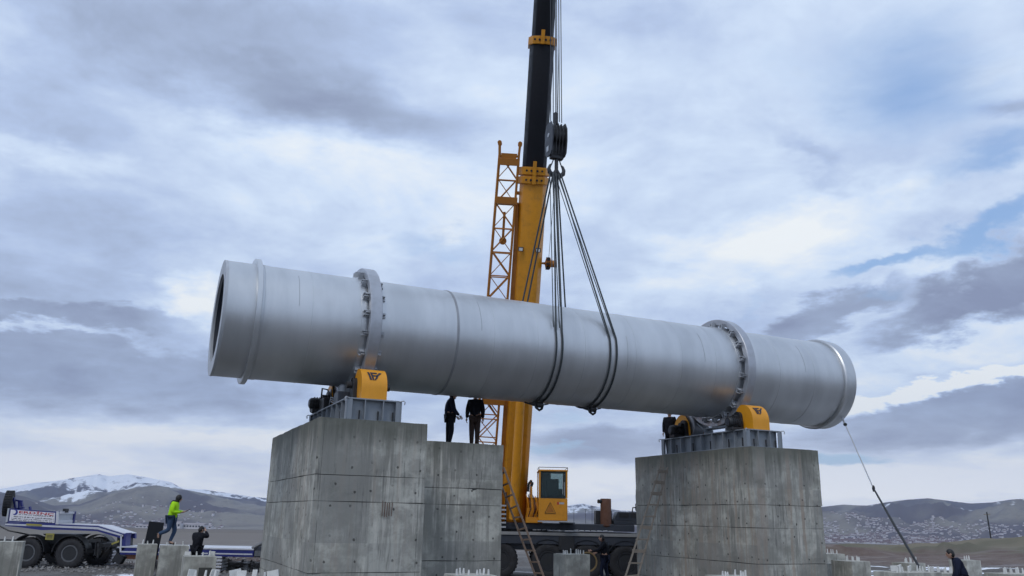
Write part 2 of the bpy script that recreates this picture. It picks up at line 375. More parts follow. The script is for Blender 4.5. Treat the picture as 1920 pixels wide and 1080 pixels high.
# ------------------------------------------------------------------ terrain
def pxaz(px, py=975): return math.atan2(ray(px, py).x, ray(px, py).y)
def elang(px, py): return math.asin(ray(px, py).z)
def prof(pts):
    a = [pxaz(p[0], p[1]) for p in pts]; e = [math.tan(elang(p[0], p[1])) for p in pts]; return a, e
SKY_L = [(-900, 925), (-500, 900), (-200, 928), (0, 917), (60, 906), (110, 901), (150, 894), (185, 889), (205, 893), (240, 889), (285, 897), (320, 904), (345, 917), (385, 918), (430, 925), (470, 931), (520, 936),
         (620, 930), (760, 940), (900, 945), (1000, 950), (1062, 949), (1090, 944), (1120, 950), (1160, 957), (1220, 960), (1400, 965), (1540, 968), (1900, 975), (2400, 960), (3000, 930)]
SKY_N = [(-900, 960), (-400, 940), (-100, 925), (0, 921), (50, 932), (100, 948), (150, 945), (200, 928), (250, 915), (290, 910), (330, 915), (400, 928), (480, 940), (560, 946), (700, 955), (900, 960),
         (1100, 962), (1250, 962), (1400, 957), (1500, 952), (1545, 950), (1580, 946), (1625, 948), (1660, 942), (1700, 937), (1740, 934), (1780, 939), (1820, 944), (1860, 942), (1900, 936), (1960, 934), (2300, 945), (2800, 920), (3400, 950)]
FIELD = [(-900, 0), (0, 0), (1200, 0), (1500, .00), (1640, .25), (1750, .7), (1850, 1.25), (1920, 1.6), (2100, 2.2), (2600, 1.5), (3400, 0)]
aL, eL = prof(SKY_L); aN, eN = prof(SKY_N); aF = [pxaz(p[0]) for p in FIELD]; zF = [p[1] for p in FIELD]
D_FAR, D_NEAR = 7600.0, 5000.0
# polar grid
def azs():
    a = list(np.linspace(-math.pi, R(-42), 46, endpoint=False)) + list(np.linspace(R(-42), R(42), 760, endpoint=False)) + list(np.linspace(R(42), math.pi, 46, endpoint=False)); return np.array(a)
A = azs(); RR = np.concatenate([np.linspace(2, 24, 12, endpoint=False), np.linspace(24, 70, 92, endpoint=False), np.geomspace(70, 2300, 60, endpoint=False), np.linspace(2300, 8800, 92)])
AA, DD = np.meshgrid(A, RR); XX = DD * np.sin(AA); YY = DD * np.cos(AA)
def fbm(X, Y, s, octs=5, ridged=False, seed=0):
    # value noise with numpy
    out = np.zeros_like(X); amp = 1; tot = 0
    r_ = np.random.default_rng(100 + seed)
    for o in range(octs):
        G = r_.random((256, 256)); x = X * s * 2 ** o + 17.3 * o; y = Y * s * 2 ** o + 5.1 * o
        xi = np.floor(x).astype(int); yi = np.floor(y).astype(int); fx = x - xi; fy = y - yi; fx = fx * fx * (3 - 2 * fx); fy = fy * fy * (3 - 2 * fy)
        g = lambda i, j: G[i % 256, j % 256]
        v = (g(xi, yi) * (1 - fx) + g(xi + 1, yi) * fx) * (1 - fy) + (g(xi, yi + 1) * (1 - fx) + g(xi + 1, yi + 1) * fx) * fy
        if ridged: v = 1 - np.abs(2 * v - 1)
        out += v * amp; tot += amp; amp *= .52
    return out / tot
def sm(x, a, b): t = np.clip((x - a) / (b - a), 0, 1); return t * t * (3 - 2 * t)
field = np.interp(AA, aF, zF)
valley = -0.0185 * np.clip(DD - 95, 0, 2600) - 3.0 * sm(DD, 92, 190) * sm(AA, pxaz(1250), pxaz(1560))
Z = field * sm(DD, 45, 93) * (1 - sm(DD, 97, 240)) + valley
def ridge(prof_a, prof_e, Dr, Df, rough, seed):
    Hr = np.interp(AA, prof_a, prof_e) * Dr + CAM_H
    base = -48.0; t = np.clip((DD - Df) / (Dr - Df), 0, 1); up_ = (t ** 1.35) * .55 + sm(t, 0, 1) * .45
    back = 1 - .6 * sm(DD, Dr, Dr + 1800)
    n = fbm(XX, YY, 1 / 900, 6, True, seed); n2 = fbm(XX, YY, 1 / 260, 4, False, seed + 1)
    h = (Hr - base) * up_ * back + ((n - n.mean()) * rough * 1.9 * np.clip(t * 2.2, 0, 1) + (n2 - .5) * rough * .35 * np.clip(t * 3, 0, 1)) * np.clip((Hr - base) / 220, .2, 1.2)
    h = np.maximum(h, 0)
    want = np.interp(A, prof_a, prof_e)                       # bring each bearing's crest to its surveyed height
    for _ in range(3):
        ang = ((base + h - CAM_H) / DD).max(0); dd = DD[((base + h - CAM_H) / DD).argmax(0), np.arange(len(A))]
        h = h * np.clip((want * dd + CAM_H - base) / np.maximum(ang * dd + CAM_H - base, 1), .2, 3)[None, :]
    return base + h, t
hn, tn = ridge(aN, eN, D_NEAR, 2500, 215, 3); hf, tf = ridge(aL, eL, D_FAR, 4200, 190, 8)
k = 3.0; mx = np.maximum(hn, hf); Hh = np.where(DD > 2450, mx + k * np.log(np.exp((hn - mx) / k) + np.exp((hf - mx) / k)), Z)
bl = sm(DD, 2450, 2750); Z = np.where(DD > 2450, Z * (1 - bl) + Hh * bl, Z)
isfar = hf > hn
# site relief: ruts, heaps of soil, a grassy edge
near = 1 - sm(DD, 60, 140)
Z += near * ((fbm(XX, YY, .5, 4, False, 21) - .5) * .16 * sm(DD, 6, 20) + (fbm(XX, YY, 2.3, 3, False, 22) - .5) * .05)
def heap(x0, y0, rx, ry, h, rot=0):
    global Z
    c, s = math.cos(rot), math.sin(rot); X = (XX - x0) * c + (YY - y0) * s; Y = -(XX - x0) * s + (YY - y0) * c
    d = (X / rx) ** 2 + (Y / ry) ** 2; Z += h * np.exp(-d * 1.6) * (.6 + .8 * fbm(XX, YY, 1.3, 4, False, 31))
heap(-10.6, 37.6, 3.4, .9, .50, .05); heap(-11.2, 36.0, 3.2, .7, .28); heap(-14.2, 36.4, 2.2, .6, .28)
for x0, y0, rx, h in ((20, 62, 9, .75), (29, 64, 7, .6), (37, 66, 10, .8), (46, 70, 9, .7), (13, 60, 6, .5)): heap(x0, y0, rx, 1.6, h, -.05)
Z += sm(DD, 50, 70) * (1 - sm(DD, 110, 400)) * (fbm(XX, YY, .09, 4, False, 33) - .5) * 1.2 * sm(AA, pxaz(1300), pxaz(1500))
# colours of the ground cover, with light on the far hills painted in
n1 = fbm(XX, YY, .35, 5, False, 41); n2 = fbm(XX, YY, 1.7, 4, False, 42); nb = fbm(XX * .25, YY, .012, 5, False, 43); n3 = fbm(XX, YY, 1 / 420, 6, False, 44); n4 = fbm(XX, YY, 1 / 90, 4, False, 45)
def L(a, b, t): t = t[..., None]; return np.array(a) * (1 - t) + np.array(b) * t
col = L((.075, .066, .058), (.135, .128, .12), sm(n1, .35, .62)); col = col * (1 - sm(n2, .52, .75)[..., None] * .5) + np.array((.075, .055, .045)) * sm(n2, .52, .75)[..., None] * .5
heapm = np.clip(np.exp(-((YY - 37.0) / 2.0) ** 2) * sm(-XX, 7, 9) * (1 - sm(-XX, 16, 18)), 0, 1)
col = L((0, 0, 0), (1, 1, 1), heapm) * np.array((.085, .055, .045)) + col * (1 - heapm[..., None])
right = sm(AA, pxaz(1250), pxaz(1500)); left = 1 - right
dirt = L((.10, .062, .048), (.14, .10, .08), sm(n2, .3, .7)); dm = sm(DD, 52, 57) * right
col = col * (1 - dm[..., None]) + dirt * dm[..., None]
grass = L((.095, .088, .052), (.16, .135, .09), sm(fbm(XX, YY, .16, 5, False, 47), .35, .65)); gm = sm(DD + (n1 - .5) * 12, 66, 71) * right
col = col * (1 - gm[..., None]) + grass * gm[..., None]
plain = L((.085, .070, .066), (.17, .15, .135), sm(nb, .32, .66)); plain = plain * (1 - (sm(n4, .5, .7) * .4)[..., None]) + np.array((.13, .12, .085)) * (sm(n4, .5, .7) * .4)[..., None]
pm = sm(DD + (n1 - .5) * 10, 46, 64) * left; pm = np.maximum(pm, sm(DD, 120, 200))
col = col * (1 - pm[..., None]) + plain * pm[..., None]
hill = L((.070, .055, .062), (.205, .185, .150), sm(n3, .42, .60)); hill = hill * (1 - .45 * sm(n4, .5, .72)[..., None]) + np.array((.07, .055, .055)) * .45 * sm(n4, .5, .72)[..., None]  # hill colour; contrast painted as lit and dark folds, purple as haze
hm = sm(DD, 2300, 2700); col = col * (1 - hm[..., None]) + hill * hm[..., None]
gz = np.gradient(Z, axis=0) / np.gradient(DD, axis=0)
snowline = np.where(isfar, 48, 108) + (fbm(XX, YY, 1 / 650, 6, True, 51) - .6) * 300 + (n4 - .5) * 110
snow = sm(Z, snowline - 15, snowline + 30) * (1 - .6 * sm(fbm(XX * 1.0, YY, 1 / 240, 5, True, 52), .62, .80)) * np.where(DD > 2500, 1, 0)
# thin drifts lying in the folds of the right hill
rsn = sm(fbm(XX, YY, 1 / 300, 5, True, 54), .80, .90) * sm(Z, 45, 90) * right * np.where(DD > 3500, 1, 0) * .8
snow = np.maximum(snow * (1 - right), rsn); snow = np.maximum(snow, .0)
# melting patches by the trailer and on the right of the site
pat = sm(fbm(XX * .45, YY * 1.6, .8, 4, False, 55), .60, .68) * np.exp(-((YY - 38.6) / 1.6) ** 2) * sm(-XX, 7, 9) * .9
pat = np.maximum(pat, sm(fbm(XX * .3, YY * 1.4, .6, 4, False, 56), .56, .66) * sm(DD, 30, 34) * (1 - sm(DD, 52, 56)) * sm(XX, 11, 15) * .8)
pat = np.maximum(pat, sm(fbm(XX * .5, YY * 1.4, .9, 4, False, 57), .66, .74) * (1 - sm(DD, 33, 36)) * .7)
snow = np.maximum(snow, pat)
nr, na = Z.shape
verts = np.stack([XX, YY, Z], -1).reshape(-1, 3)
idx = np.arange(nr * na).reshape(nr, na); i2 = np.roll(idx, -1, axis=1)
quads = np.stack([idx[:-1], i2[:-1], i2[1:], idx[1:]], -1).reshape(-1, 4)
cap = len(verts); verts = np.vstack([verts, [[0, 0, 0]]]); tris = np.stack([np.full(na, cap), i2[0], idx[0]], -1)
me = bpy.data.meshes.new('ground'); me.vertices.add(len(verts)); me.vertices.foreach_set('co', verts.ravel())
loops = np.concatenate([quads.ravel(), tris.ravel()]); starts = np.concatenate([np.arange(len(quads)) * 4, len(quads) * 4 + np.arange(len(tris)) * 3])
me.loops.add(len(loops)); me.loops.foreach_set('vertex_index', loops); me.polygons.add(len(starts)); me.polygons.foreach_set('loop_start', starts)
me.polygons.foreach_set('use_smooth', [True] * len(starts)); me.update(calc_edges=True); me.validate()
ca = me.color_attributes.new('cover', 'FLOAT_COLOR', 'POINT')
carr = np.ones((len(verts), 4)); carr[:-1, :3] = col.reshape(-1, 3); carr[:-1, 3] = snow.reshape(-1); carr[-1, :3] = (.12, .11, .1); carr[-1, 3] = 0
ca.data.foreach_set('color', carr.ravel())
gm_, t = new_mat('ground_cover'); at_ = t.add('ShaderNodeAttribute'); at_.attribute_name = 'cover'
o = t.add('ShaderNodeTexCoord').outputs['Object']; dist = t.vm('LENGTH', o)
grav = t.noise(o, 7, 5, .75); grit = t.add('ShaderNodeTexVoronoi', {'Vector': o, 'Scale': 11.0}).outputs['Distance']; big = t.noise(o, .9, 6, .65)
nearf = t.mr(dist, 40, 90, 1, 0); farn = t.noise(t.vm('MULTIPLY', o, (1, 1, 2)), .035, 8, .72); midn = t.noise(o, .25, 6, .7)
c = t.mix(t.math('MULTIPLY', t.mr(grav, .35, .7, 0, .6), nearf), at_.outputs['Color'], (.20, .195, .19))
c = t.mix(t.math('MULTIPLY', t.mr(big, .55, .75, 0, .6), nearf), c, (.06, .048, .04))
c = t.mix(t.math('MULTIPLY', t.mr(midn, .5, .8, 0, .35), t.mr(dist, 60, 120)), c, (.22, .20, .15))
c = t.mix(t.math('MULTIPLY', t.mr(farn, .48, .70, 0, .45), t.mr(dist, 1500, 2600)), c, (.055, .042, .042))
wet = t.mr(t.noise(t.vm('MULTIPLY', o, (.5, 1.3, 1)), .5, 4, .6), .56, .62)
rk = t.noise(t.vm('MULTIPLY', o, (1.0, .35, 2.2)), .011, 8, .78, .6)
sn = t.mr(t.math('ADD', t.math('MULTIPLY', at_.outputs['Alpha'], .8), t.math('MULTIPLY', t.math('SUBTRACT', rk, .52), 2.6)), .30, .62)
sn = t.math('MULTIPLY', sn, t.mr(at_.outputs['Alpha'], .02, .2))
sn2 = t.mr(t.math('ADD', at_.outputs['Alpha'], t.math('MULTIPLY', t.math('SUBTRACT', grav, .5), .9)), .40, .60)
snf = t.mix(t.mr(dist, 90, 400), sn2, sn)
c = t.mix(snf, c, (.84, .86, .90))
rg = t.math('SUBTRACT', .92, t.math('MULTIPLY', t.math('MULTIPLY', wet, nearf), .62))
hb = t.math('ADD', t.math('MULTIPLY', grav, .5), t.math('MULTIPLY', t.math('MULTIPLY', grit, -.5), nearf))
finish(t, c, rg, 0, hb, .5, .06, .35)
me.materials.append(gm_)
ground = bpy.data.objects.new('ground', me); scene.collection.objects.link(ground); tag(ground, 'muddy gravel site running out to a brown plain and snow topped hills', kind='structure')
ground['category'] = 'ground'
def ground_z(x, y):
    d = math.hypot(x, y); a = math.atan2(x, y)
    j = min(max(np.searchsorted(A, a) , 0), na - 1); i = min(max(np.searchsorted(RR, d), 1), nr - 1)
    f_ = (d - RR[i - 1]) / (RR[i] - RR[i - 1]); return float(Z[i - 1, j] * (1 - f_) + Z[i, j] * f_)

# ------------------------------------------------------------------ haze
hm_, t = new_mat('thin_haze')
pv = t.add('ShaderNodeVolumePrincipled', {'Color': (.62, .74, 1.0, 1), 'Density': 0.000080, 'Anisotropy': .2}); t.add('ShaderNodeOutputMaterial', {'Volume': pv.outputs[0]})
hz_ = MB(); hz_.b2((-9500, -9500, -80), (9500, 9500, 640)); HZ = hz_.build('haze', hm_); tag(HZ, 'thin bluish air over the plain', kind='stuff'); hm_.cycles.homogeneous_volume = True

# ------------------------------------------------------------------ concrete piers
def pour(name, mat, root, M, u0, u1, v0, v1, z0, z1, seed=0, step=.16, amp=.010, gap=.006, chip=.03):
    """one lift of poured concrete: a box of gridded faces, worn at the arrises"""
    bm = bmesh.new()
    z0 += gap; z1 -= gap
    d = [u1 - u0, v1 - v0, z1 - z0]; n = [max(2, int(k_ / step)) for k_ in d]
    def face(fix, val, ax1, ax2):
        lo = [u0, v0, z0]; g = []
        for i in range(n[ax1] + 1):
            row = []
            for j in range(n[ax2] + 1):
                p = [0, 0, 0]; p[fix] = lo[fix] + val * d[fix]; p[ax1] = lo[ax1] + d[ax1] * i / n[ax1]; p[ax2] = lo[ax2] + d[ax2] * j / n[ax2]
                row.append(bm.verts.new(p))
            g.append(row)
        for i in range(n[ax1]):
            for j in range(n[ax2]): bm.faces.new((g[i][j], g[i + 1][j], g[i + 1][j + 1], g[i][j + 1]))
    for f_ in ((0, 0, 1, 2), (0, 1, 1, 2), (1, 0, 0, 2), (1, 1, 0, 2), (2, 0, 0, 1), (2, 1, 0, 1)): face(*f_)
    bmesh.ops.remove_doubles(bm, verts=bm.verts, dist=1e-4)
    c = Vector(((u0 + u1) / 2, (v0 + v1) / 2, (z0 + z1) / 2))
    for v in bm.verts:
        p = v.co.copy(); on = sum(abs(p[i] - [u0, v0, z0][i]) < 1e-4 or abs(p[i] - [u1, v1, z1][i]) < 1e-4 for i in range(3))
        nn = mnoise.noise_vector(p * 1.1 + Vector((seed, seed, seed))) * amp
        if on >= 2: nn += (c - p).normalized() * (chip * max(0, mnoise.noise(p * 2.3 + Vector((seed, 3, 1))) + .15))
        q_ = p + nn
        v.co = Vector((q_.x, q_.y, q_.z))
    bmesh.ops.transform(bm, matrix=M, verts=bm.verts); bmesh.ops.recalc_face_normals(bm, faces=bm.faces)
    me = bpy.data.meshes.new(name); bm.to_mesh(me); bm.free(); me.materials.append(mat)
    o = bpy.data.objects.new(name, me); scene.collection.objects.link(o); o.parent = root; return o

def pier(name, label, mat, u0, u1, v0, v1, lifts, seed):
    uc, vc = (u0 + u1) / 2, (v0 + v1) / 2
    root, M = uvroot(name, uc, vc, 0, label, 'concrete pier')
    for i in range(len(lifts) - 1):
        j = .004 * ((i * 7 + seed) % 3)
        pour('concrete_lift', mat, root, M, u0 + j, u1 - j, v0 + j, v1 - j, lifts[i], lifts[i + 1], seed + i * 3.3)
    MB(M).b2((u0 + .03, v0 + .03, -.3), (u1 - .03, v1 - .03, lifts[-1] - .05)).build('joint_core', M_['con_joint_and_shade'], root)
    return root
pier('concrete_pier', 'tall weathered concrete pier carrying the near left roller station', M_['con_main'], -7.80, -5.12, -2.60, 3.95, [-.3, .70, .97, 2.53, 3.12, 4.43], 1)
pier('concrete_pier', 'brownish streaked concrete pier on the right with a ladder leaning on its left side', M_['con_two'], 4.98, 7.58, -2.62, 3.60, [-.3, .42, 1.10, 2.10, 2.75, 4.43], 2)
pier('concrete_pier', 'lower damp concrete block with two people standing on top', M_['con_mid'], -5.05, -2.22, -.72, 2.70, [-.3, 1.12, 2.55, 2.98, 4.20], 3)
# a bundle of cut rebar left sticking out of the front of the left pier
t_, M = uvroot('rebar_bundle', -6.05, -2.6, 2.35, 'short rusty rebar ends showing in a recess of the left pier front', 'rebar')
mb = MB(M)
for k_ in range(5): mb.tube([(-6.16 + k_ * .055, -2.635, 2.20 + random.random() * .05), (-6.16 + k_ * .055 + random.uniform(-.01, .01), -2.655, 2.52 + random.random() * .08)], .008, 5)
mb.build('bar_end', M_['rust'], t_)

# ------------------------------------------------------------------ drum
root, M = uvroot('rotary_drum', .2, 0, ZC, 'long silver steel rotary drum slung over the concrete piers', 'rotary drum')
MD = Matrix.Translation((-.2, 0, 0))
U0, U1 = -10.08, 10.62
mb = MB(MD)
mb.lathe([(U0, 1.13), (U0, 1.5), (U1, 1.5), (U1, 1.13)][1:3][:1] + [(U0 + (U1 - U0) * i / 40, 1.5) for i in range(1, 41)] + [(U1, 1.47), (U0 + .03, 1.47)], n=144, closed=True)
mb.build('shell', M_['silver'], root, True)
MB(MD).lathe([(U0 - .02, 1.14), (U0 - .02, 1.505), (U0 + .05, 1.505), (U0 + .05, 1.14)], n=120, closed=True).build('end_plate', M_['light_steel'], root, True)
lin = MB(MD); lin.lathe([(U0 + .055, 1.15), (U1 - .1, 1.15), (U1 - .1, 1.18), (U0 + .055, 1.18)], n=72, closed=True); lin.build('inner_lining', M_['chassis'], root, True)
MB(MD).lathe([(U1 - .05, .0), (U1 - .05, 1.46), (U1 - .02, 1.46), (U1 - .02, 0)], n=48, closed=True).build('rear_plate', M_['grey_steel'], root, True)
MB(MD).lathe([(-9.35, 1.5), (-9.35, 1.635), (-9.34, 1.65), (-9.23, 1.65), (-9.22, 1.635), (-9.22, 1.50)], n=144, closed=True).build('front_flange', M_['silver'], root, True)
MB(MD).lathe([(-9.14, 1.497), (-9.14, 1.512), (-9.0, 1.512), (-9.0, 1.497)], n=120, closed=True).build('wear_band', M_['silver'], root, True)
MB(MD).lathe([(10.16, 1.5), (10.16, 1.56), (10.20, 1.60), (10.30, 1.60), (10.34, 1.56), (10.38, 1.57), (10.66, 1.57), (10.66, 1.5)], n=144, closed=True).build('rear_flange', M_['silver'], root, True)
for us in (-7.95, -4.0, -2.9, -1.55, .0, 1.75, 3.45, 4.75, 7.35, 8.85):
    MB(MD).lathe([(us - .010, 1.499), (us - .006, 1.506), (us + .006, 1.506), (us + .010, 1.499)], n=120, closed=True).build('weld_seam', M_['seam'] if us == -4.0 else M_['silver'], root, True)
MB(MD).lathe([(-4.02, 1.499), (-4.02, 1.514), (-3.96, 1.514), (-3.96, 1.499)], n=120, closed=True).build('splice_band', M_['seam'], root, True)
# short lengths of longitudinal seam and lifting scars
for (us, ln, ang) in ((-8.3, .6, 8), (-3.3, .9, 5), (-1.0, 1.2, -28), (1.45, .9, -20), (4.3, .6, 0), (8.45, 1.1, 2)):
    p = [(us + .004 * math.sin(i * 1.3), -1.502 * math.cos(R(ang + i * 5)), ZC + 1.502 * math.sin(R(ang + i * 5))) for i in range(9)]
    MB(M).tube(p, .0055, 4).build('scar', M_['seam'], root)
for ur in (-6.37, 5.93):
    rg = MB(MD).lathe([(ur - .155, 1.615), (ur - .155, 1.785), (ur - .14, 1.80), (ur + .14, 1.80), (ur + .155, 1.785), (ur + .155, 1.615)], n=144, closed=True).build('riding_ring', M_['ring'], root, True)
    for s in (-1, 1):
        MB(MD).lathe([(ur + s * .32, 1.499), (ur + s * .32, 1.522), (ur + s * .20, 1.522), (ur + s * .20, 1.499)], n=120, closed=True).build('retaining_band', M_['silver'], root, True)
    nb_ = 19; proto = None
    for k_ in range(nb_):
        an = 2 * math.pi * (k_ + .35) / nb_
        if proto is None:
            b = MB(); b.b2((-.30, -.075, 1.50), (-.04, .075, 1.555)); b.b2((-.26, -.012, 1.55), (-.16, .012, 1.70)); b.b2((-.295, .045, 1.55), (-.165, .065, 1.66)); b.b2((-.295, -.065, 1.55), (-.165, -.045, 1.66)); b.b2((.04, -.075, 1.50), (.30, .075, 1.555)); b.b2((.165, -.012, 1.55), (.28, .012, 1.66))
            proto = b.build('ring_chair', M_['light_steel'], root); o_ = proto; o_.location = (ur - .2, 0, 0); o_.rotation_euler = (an, 0, 0)
        else: share(proto, 'ring_chair', root, (ur - .2, 0, 0), (an, 0, 0))

# ------------------------------------------------------------------ roller stations on the piers
RZ, RV, RRAD = 5.41, 1.40, .385
def logo(mb, put):
    # the three strokes I, F, S of the maker's mark; put(a, b) lays a 2-D point on the curved cover
    polys = [[(-.50, .42), (-.36, .42), (-.20, -.42), (-.34, -.42)],
             [(-.30, .42), (-.16, .42), (-.02, -.42), (-.16, -.42)],
             [(-.16, .42), (.24, .42), (.18, .26), (-.13, .26)], [(-.12, .10), (.12, .10), (.08, -.04), (-.09, -.04)],
             [(.34, .42), (.56, .42), (.46, .26), (.30, .26)], [(.30, .26), (.46, .26), (.28, .02), (.12, .10)], [(.12, .10), (.28, .02), (.22, -.20), (.06, -.30)], [(.06, -.42), (.22, -.20), (.06, -.20), (-.02, -.42)]]
    for p in polys:
        p = [Vector(k_) for k_ in p]; n = 6
        for i in range(n):
            q_ = [p[0].lerp(p[3], i / n), p[1].lerp(p[2], i / n), p[1].lerp(p[2], (i + 1) / n), p[0].lerp(p[3], (i + 1) / n)]
            o_ = len(mb.v); mb.v += [tuple(put(k_.x, k_.y)) for k_ in q_]; mb.f.append(tuple(o_ + j for j in range(4))); mb.mi.append(0)
def station(uc, tagl, catl, grp, seed):
    root, M = uvroot('roller_base_frame', uc, .1, 4.45, tagl, 'base frame', 'roller base frames on the piers')
    hu = .70; v0, v1 = -2.12, 2.28; z0, z1 = 4.45, 5.0
    MB(M).b2((uc - hu, v0, z1 - .035), (uc + hu, v1, z1)).build('top_plate', M_['grey_steel'], root, bevel=.006)
    MB(M).b2((uc - hu, v0, z0), (uc + hu, v1, z0 + .03)).build('bottom_plate', M_['grey_steel'], root)
    for s in (-1, 1):
        MB(M).b2((uc + s * (hu - .16) - .01, v0 + .14, z0 + .03), (uc + s * (hu - .16) + .01, v1 - .14, z1 - .035)).build('web_plate', M_['grey_steel'], root)
    MB(M).b2((uc - hu + .1, v0 + .13, z0 + .03), (uc + hu - .1, v0 + .15, z1 - .035)).build('web_plate', M_['grey_steel'], root)
    MB(M).b2((uc - hu + .1, v1 - .15, z0 + .03), (uc + hu - .1, v1 - .13, z1 - .035)).build('web_plate', M_['grey_steel'], root)
    pr = None
    for s in (-1, 1):
        for k_ in range(9):
            vv = v0 + .012 + (v1 - v0 - .024) * k_ / 8
            if pr is None: pr = MB().b2((-.075, -.011, 0), (.075, .011, z1 - z0 - .067)).build('stiffener', M_['grey_steel'], root)
            x = share(pr, 'stiffener', root)
            x.location = M @ Vector((uc + s * (hu - .075), vv, z0 + .031))
    pr.location = M @ Vector((uc + hu - .075, .1, z0 + .031))
    pr2 = None
    for k_ in range(4):
        for vv in (v0 + .075, v1 - .075):
            x = share(pr, 'stiffener', root); x.rotation_euler = (0, 0, math.pi / 2)
            x.location = M @ Vector((uc - hu + .011 + (2 * hu - .022) * k_ / 3, vv - .012 if vv < 0 else vv + .012, z0 + .031))
    # anchor bolts inside the bays, lifting lugs at the corners
    for vv in (-1.85, -1.2, -.3, .6, 1.5):
        MB(M).tube([(uc - hu + .08, vv, z0 + .03), (uc - hu + .08, vv, z0 + .30)], .022, 6).build('anchor_stud', M_['black'], root)
    for uu in (uc - .35, uc + .12, uc + .5):
        MB(M).tube([(uu, v0 + .07, z0 + .03), (uu, v0 + .07, z0 + .26)], .020, 6).build('anchor_stud', M_['black'], root)
    for (uu, vv) in ((uc - hu, v0), (uc + hu, v0), (uc - hu, v1)):
        su = 1 if uu > uc else -1; sv = 1 if vv > 0 else -1
        MB(M).tube([(uu - su * .06, vv - sv * .0, z1 - .02), (uu + su * .03, vv + sv * .05, z1), (uu + su * .06, vv + sv * .07, z1 - .03), (uu + su * .05, vv + sv * .06, z1 - .10)], .016, 6).build('lifting_lug', M_['light_steel'], root)
    # trough between the two rollers
    tr, M = uvroot('support_trough', uc, 0, 5.0, tagl.replace('Grey steel base frame', 'Grey steel trough bracket between the rollers').split(' under')[0] + (' of the left station' if uc < 0 else ' of the right station'), 'bracket', 'trough brackets between rollers')
    hu2 = .16
    MB(M).prism([(-.95, 5.44), (-.62, 5.22), (.62, 5.22), (.95, 5.44), (.95, 5.48), (.60, 5.27), (-.60, 5.27), (-.95, 5.48)], uc - hu2, uc + hu2, 'X').build('cradle_plate', M_['grey_steel'], tr)
    for vv in (-.55, .55): MB(M).b2((uc - hu2, vv - .05, 5.0), (uc + hu2, vv + .05, 5.21)).build('post', M_['grey_steel'], tr, bevel=.005)
    MB(M).b2((uc - .30, -.62, 5.0), (uc + .30, .62, 5.03)).build('sole_plate', M_['grey_steel'], tr)
    for sgn in (-1, 1):
        wh = 'front' if sgn < 0 else 'rear'; st = 'left pier' if uc < 0 else 'right pier'
        rr_, M = uvroot('support_roller', uc, sgn * RV, 5.0, f'steel support roller inside the {wh} yellow cover on the {st}', 'roller', 'support rollers')
        MB(M).lathe([(uc - .22, 0.001), (uc - .22, RRAD - .02), (uc - .20, RRAD), (uc + .20, RRAD), (uc + .22, RRAD - .02), (uc + .22, 0.001)], n=40, c=(0, sgn * RV, RZ)).build('roller_wheel', M_['ring'], rr_, True)
        MB(M).lathe([(uc - .56, .001), (uc - .56, .09), (uc + .56, .09), (uc + .56, .001)], n=20, c=(0, sgn * RV, RZ)).build('shaft', M_['black'], rr_, True)
        for s in (-1, 1):
            b = MB(M); b.prism([(sgn * RV - .20, 5.0), (sgn * RV + .20, 5.0), (sgn * RV + .17, 5.30), (sgn * RV + .17, 5.43)] + [(sgn * RV + .17 * math.cos(k_ * math.pi / 8), 5.43 + .17 * math.sin(k_ * math.pi / 8)) for k_ in range(1, 8)] + [(sgn * RV - .17, 5.43), (sgn * RV - .17, 5.30)], uc + s * .36 - .07, uc + s * .36 + .07, 'X')
            b.build('bearing_block', M_['black'], rr_, bevel=.01)
        # arched cover: tombstone section, open towards the ring
        cv, M = uvroot('roller_cover', uc, sgn * 1.6, 5.0, (f'orange yellow arched roller cover with black logo on the {st}' if sgn < 0 else f'orange yellow arched roller cover at the far side of the {st}'), 'roller cover', 'roller covers')
        hu3 = .325; t0 = 5.0
        oo = [(2.03, t0), (2.03, t0 + .26)] + [(1.55 + .48 * math.cos(R(a_)), t0 + .28 + .53 * math.sin(R(a_))) for a_ in range(5, 91, 7)] + [(1.48, t0 + .80)]
        ii = [(p[0] - .02 if p[0] > 1.7 else p[0], p[1] - (.02 if i > 3 else 0)) for i, p in enumerate(oo)]
        sheet = [(sgn * a_, b_) for a_, b_ in oo] + [(sgn * (a_ - .012), b_ - .012) for a_, b_ in reversed(oo)]
        sheet[-1] = (sgn * (oo[0][0] - .02), t0)
        mbx = MB(M); mbx.prism(sheet, uc - hu3, uc + hu3, 'X'); mbx.build('curved_sheet', M_['housing_yellow'], cv, True, bevel=0)
        sidep = [(sgn * a_, b_) for a_, b_ in [(2.028, t0), (2.028, t0 + .26)] + [(1.55 + .478 * math.cos(R(a_)), t0 + .28 + .527 * math.sin(R(a_))) for a_ in range(5, 91, 7)] + [(1.46, t0 + .79), (1.34, t0 + .71), (1.20, t0 + .52), (1.13, t0 + .30), (1.11, t0)]]
        for s in (-1, 1):
            b = MB(M); b.prism(sidep, uc + s * (hu3 - .012) - .01, uc + s * (hu3 - .012) + .01, 'X'); b.build('side_plate', M_['housing_yellow'], cv, False, bevel=.003)
        if sgn < 0:
            lg = MB(M)
            def put(a_, b_):
                # walk along the curved sheet profile
                sdist = .34 + b_ * .20; pts = [(-x_, z_) for x_, z_ in reversed(oo)]; acc = 0
                for i in range(len(pts) - 1):
                    p, q_ = Vector(pts[i]), Vector(pts[i + 1]); l_ = (q_ - p).length
                    tgt = .53 - b_ * .30
                    if acc + l_ >= tgt:
                        r_ = p + (q_ - p) * ((tgt - acc) / l_); nrm = Vector((q_.y - p.y, -(q_.x - p.x))).normalized()
                        if nrm.x > 0: nrm = -nrm
                        r_ = r_ + nrm * .012; return M @ Vector((uc + .0 + a_ * .36, r_.x, r_.y))
                    acc += l_
                return M @ Vector((uc + a_ * .27, pts[-1][0], pts[-1][1]))
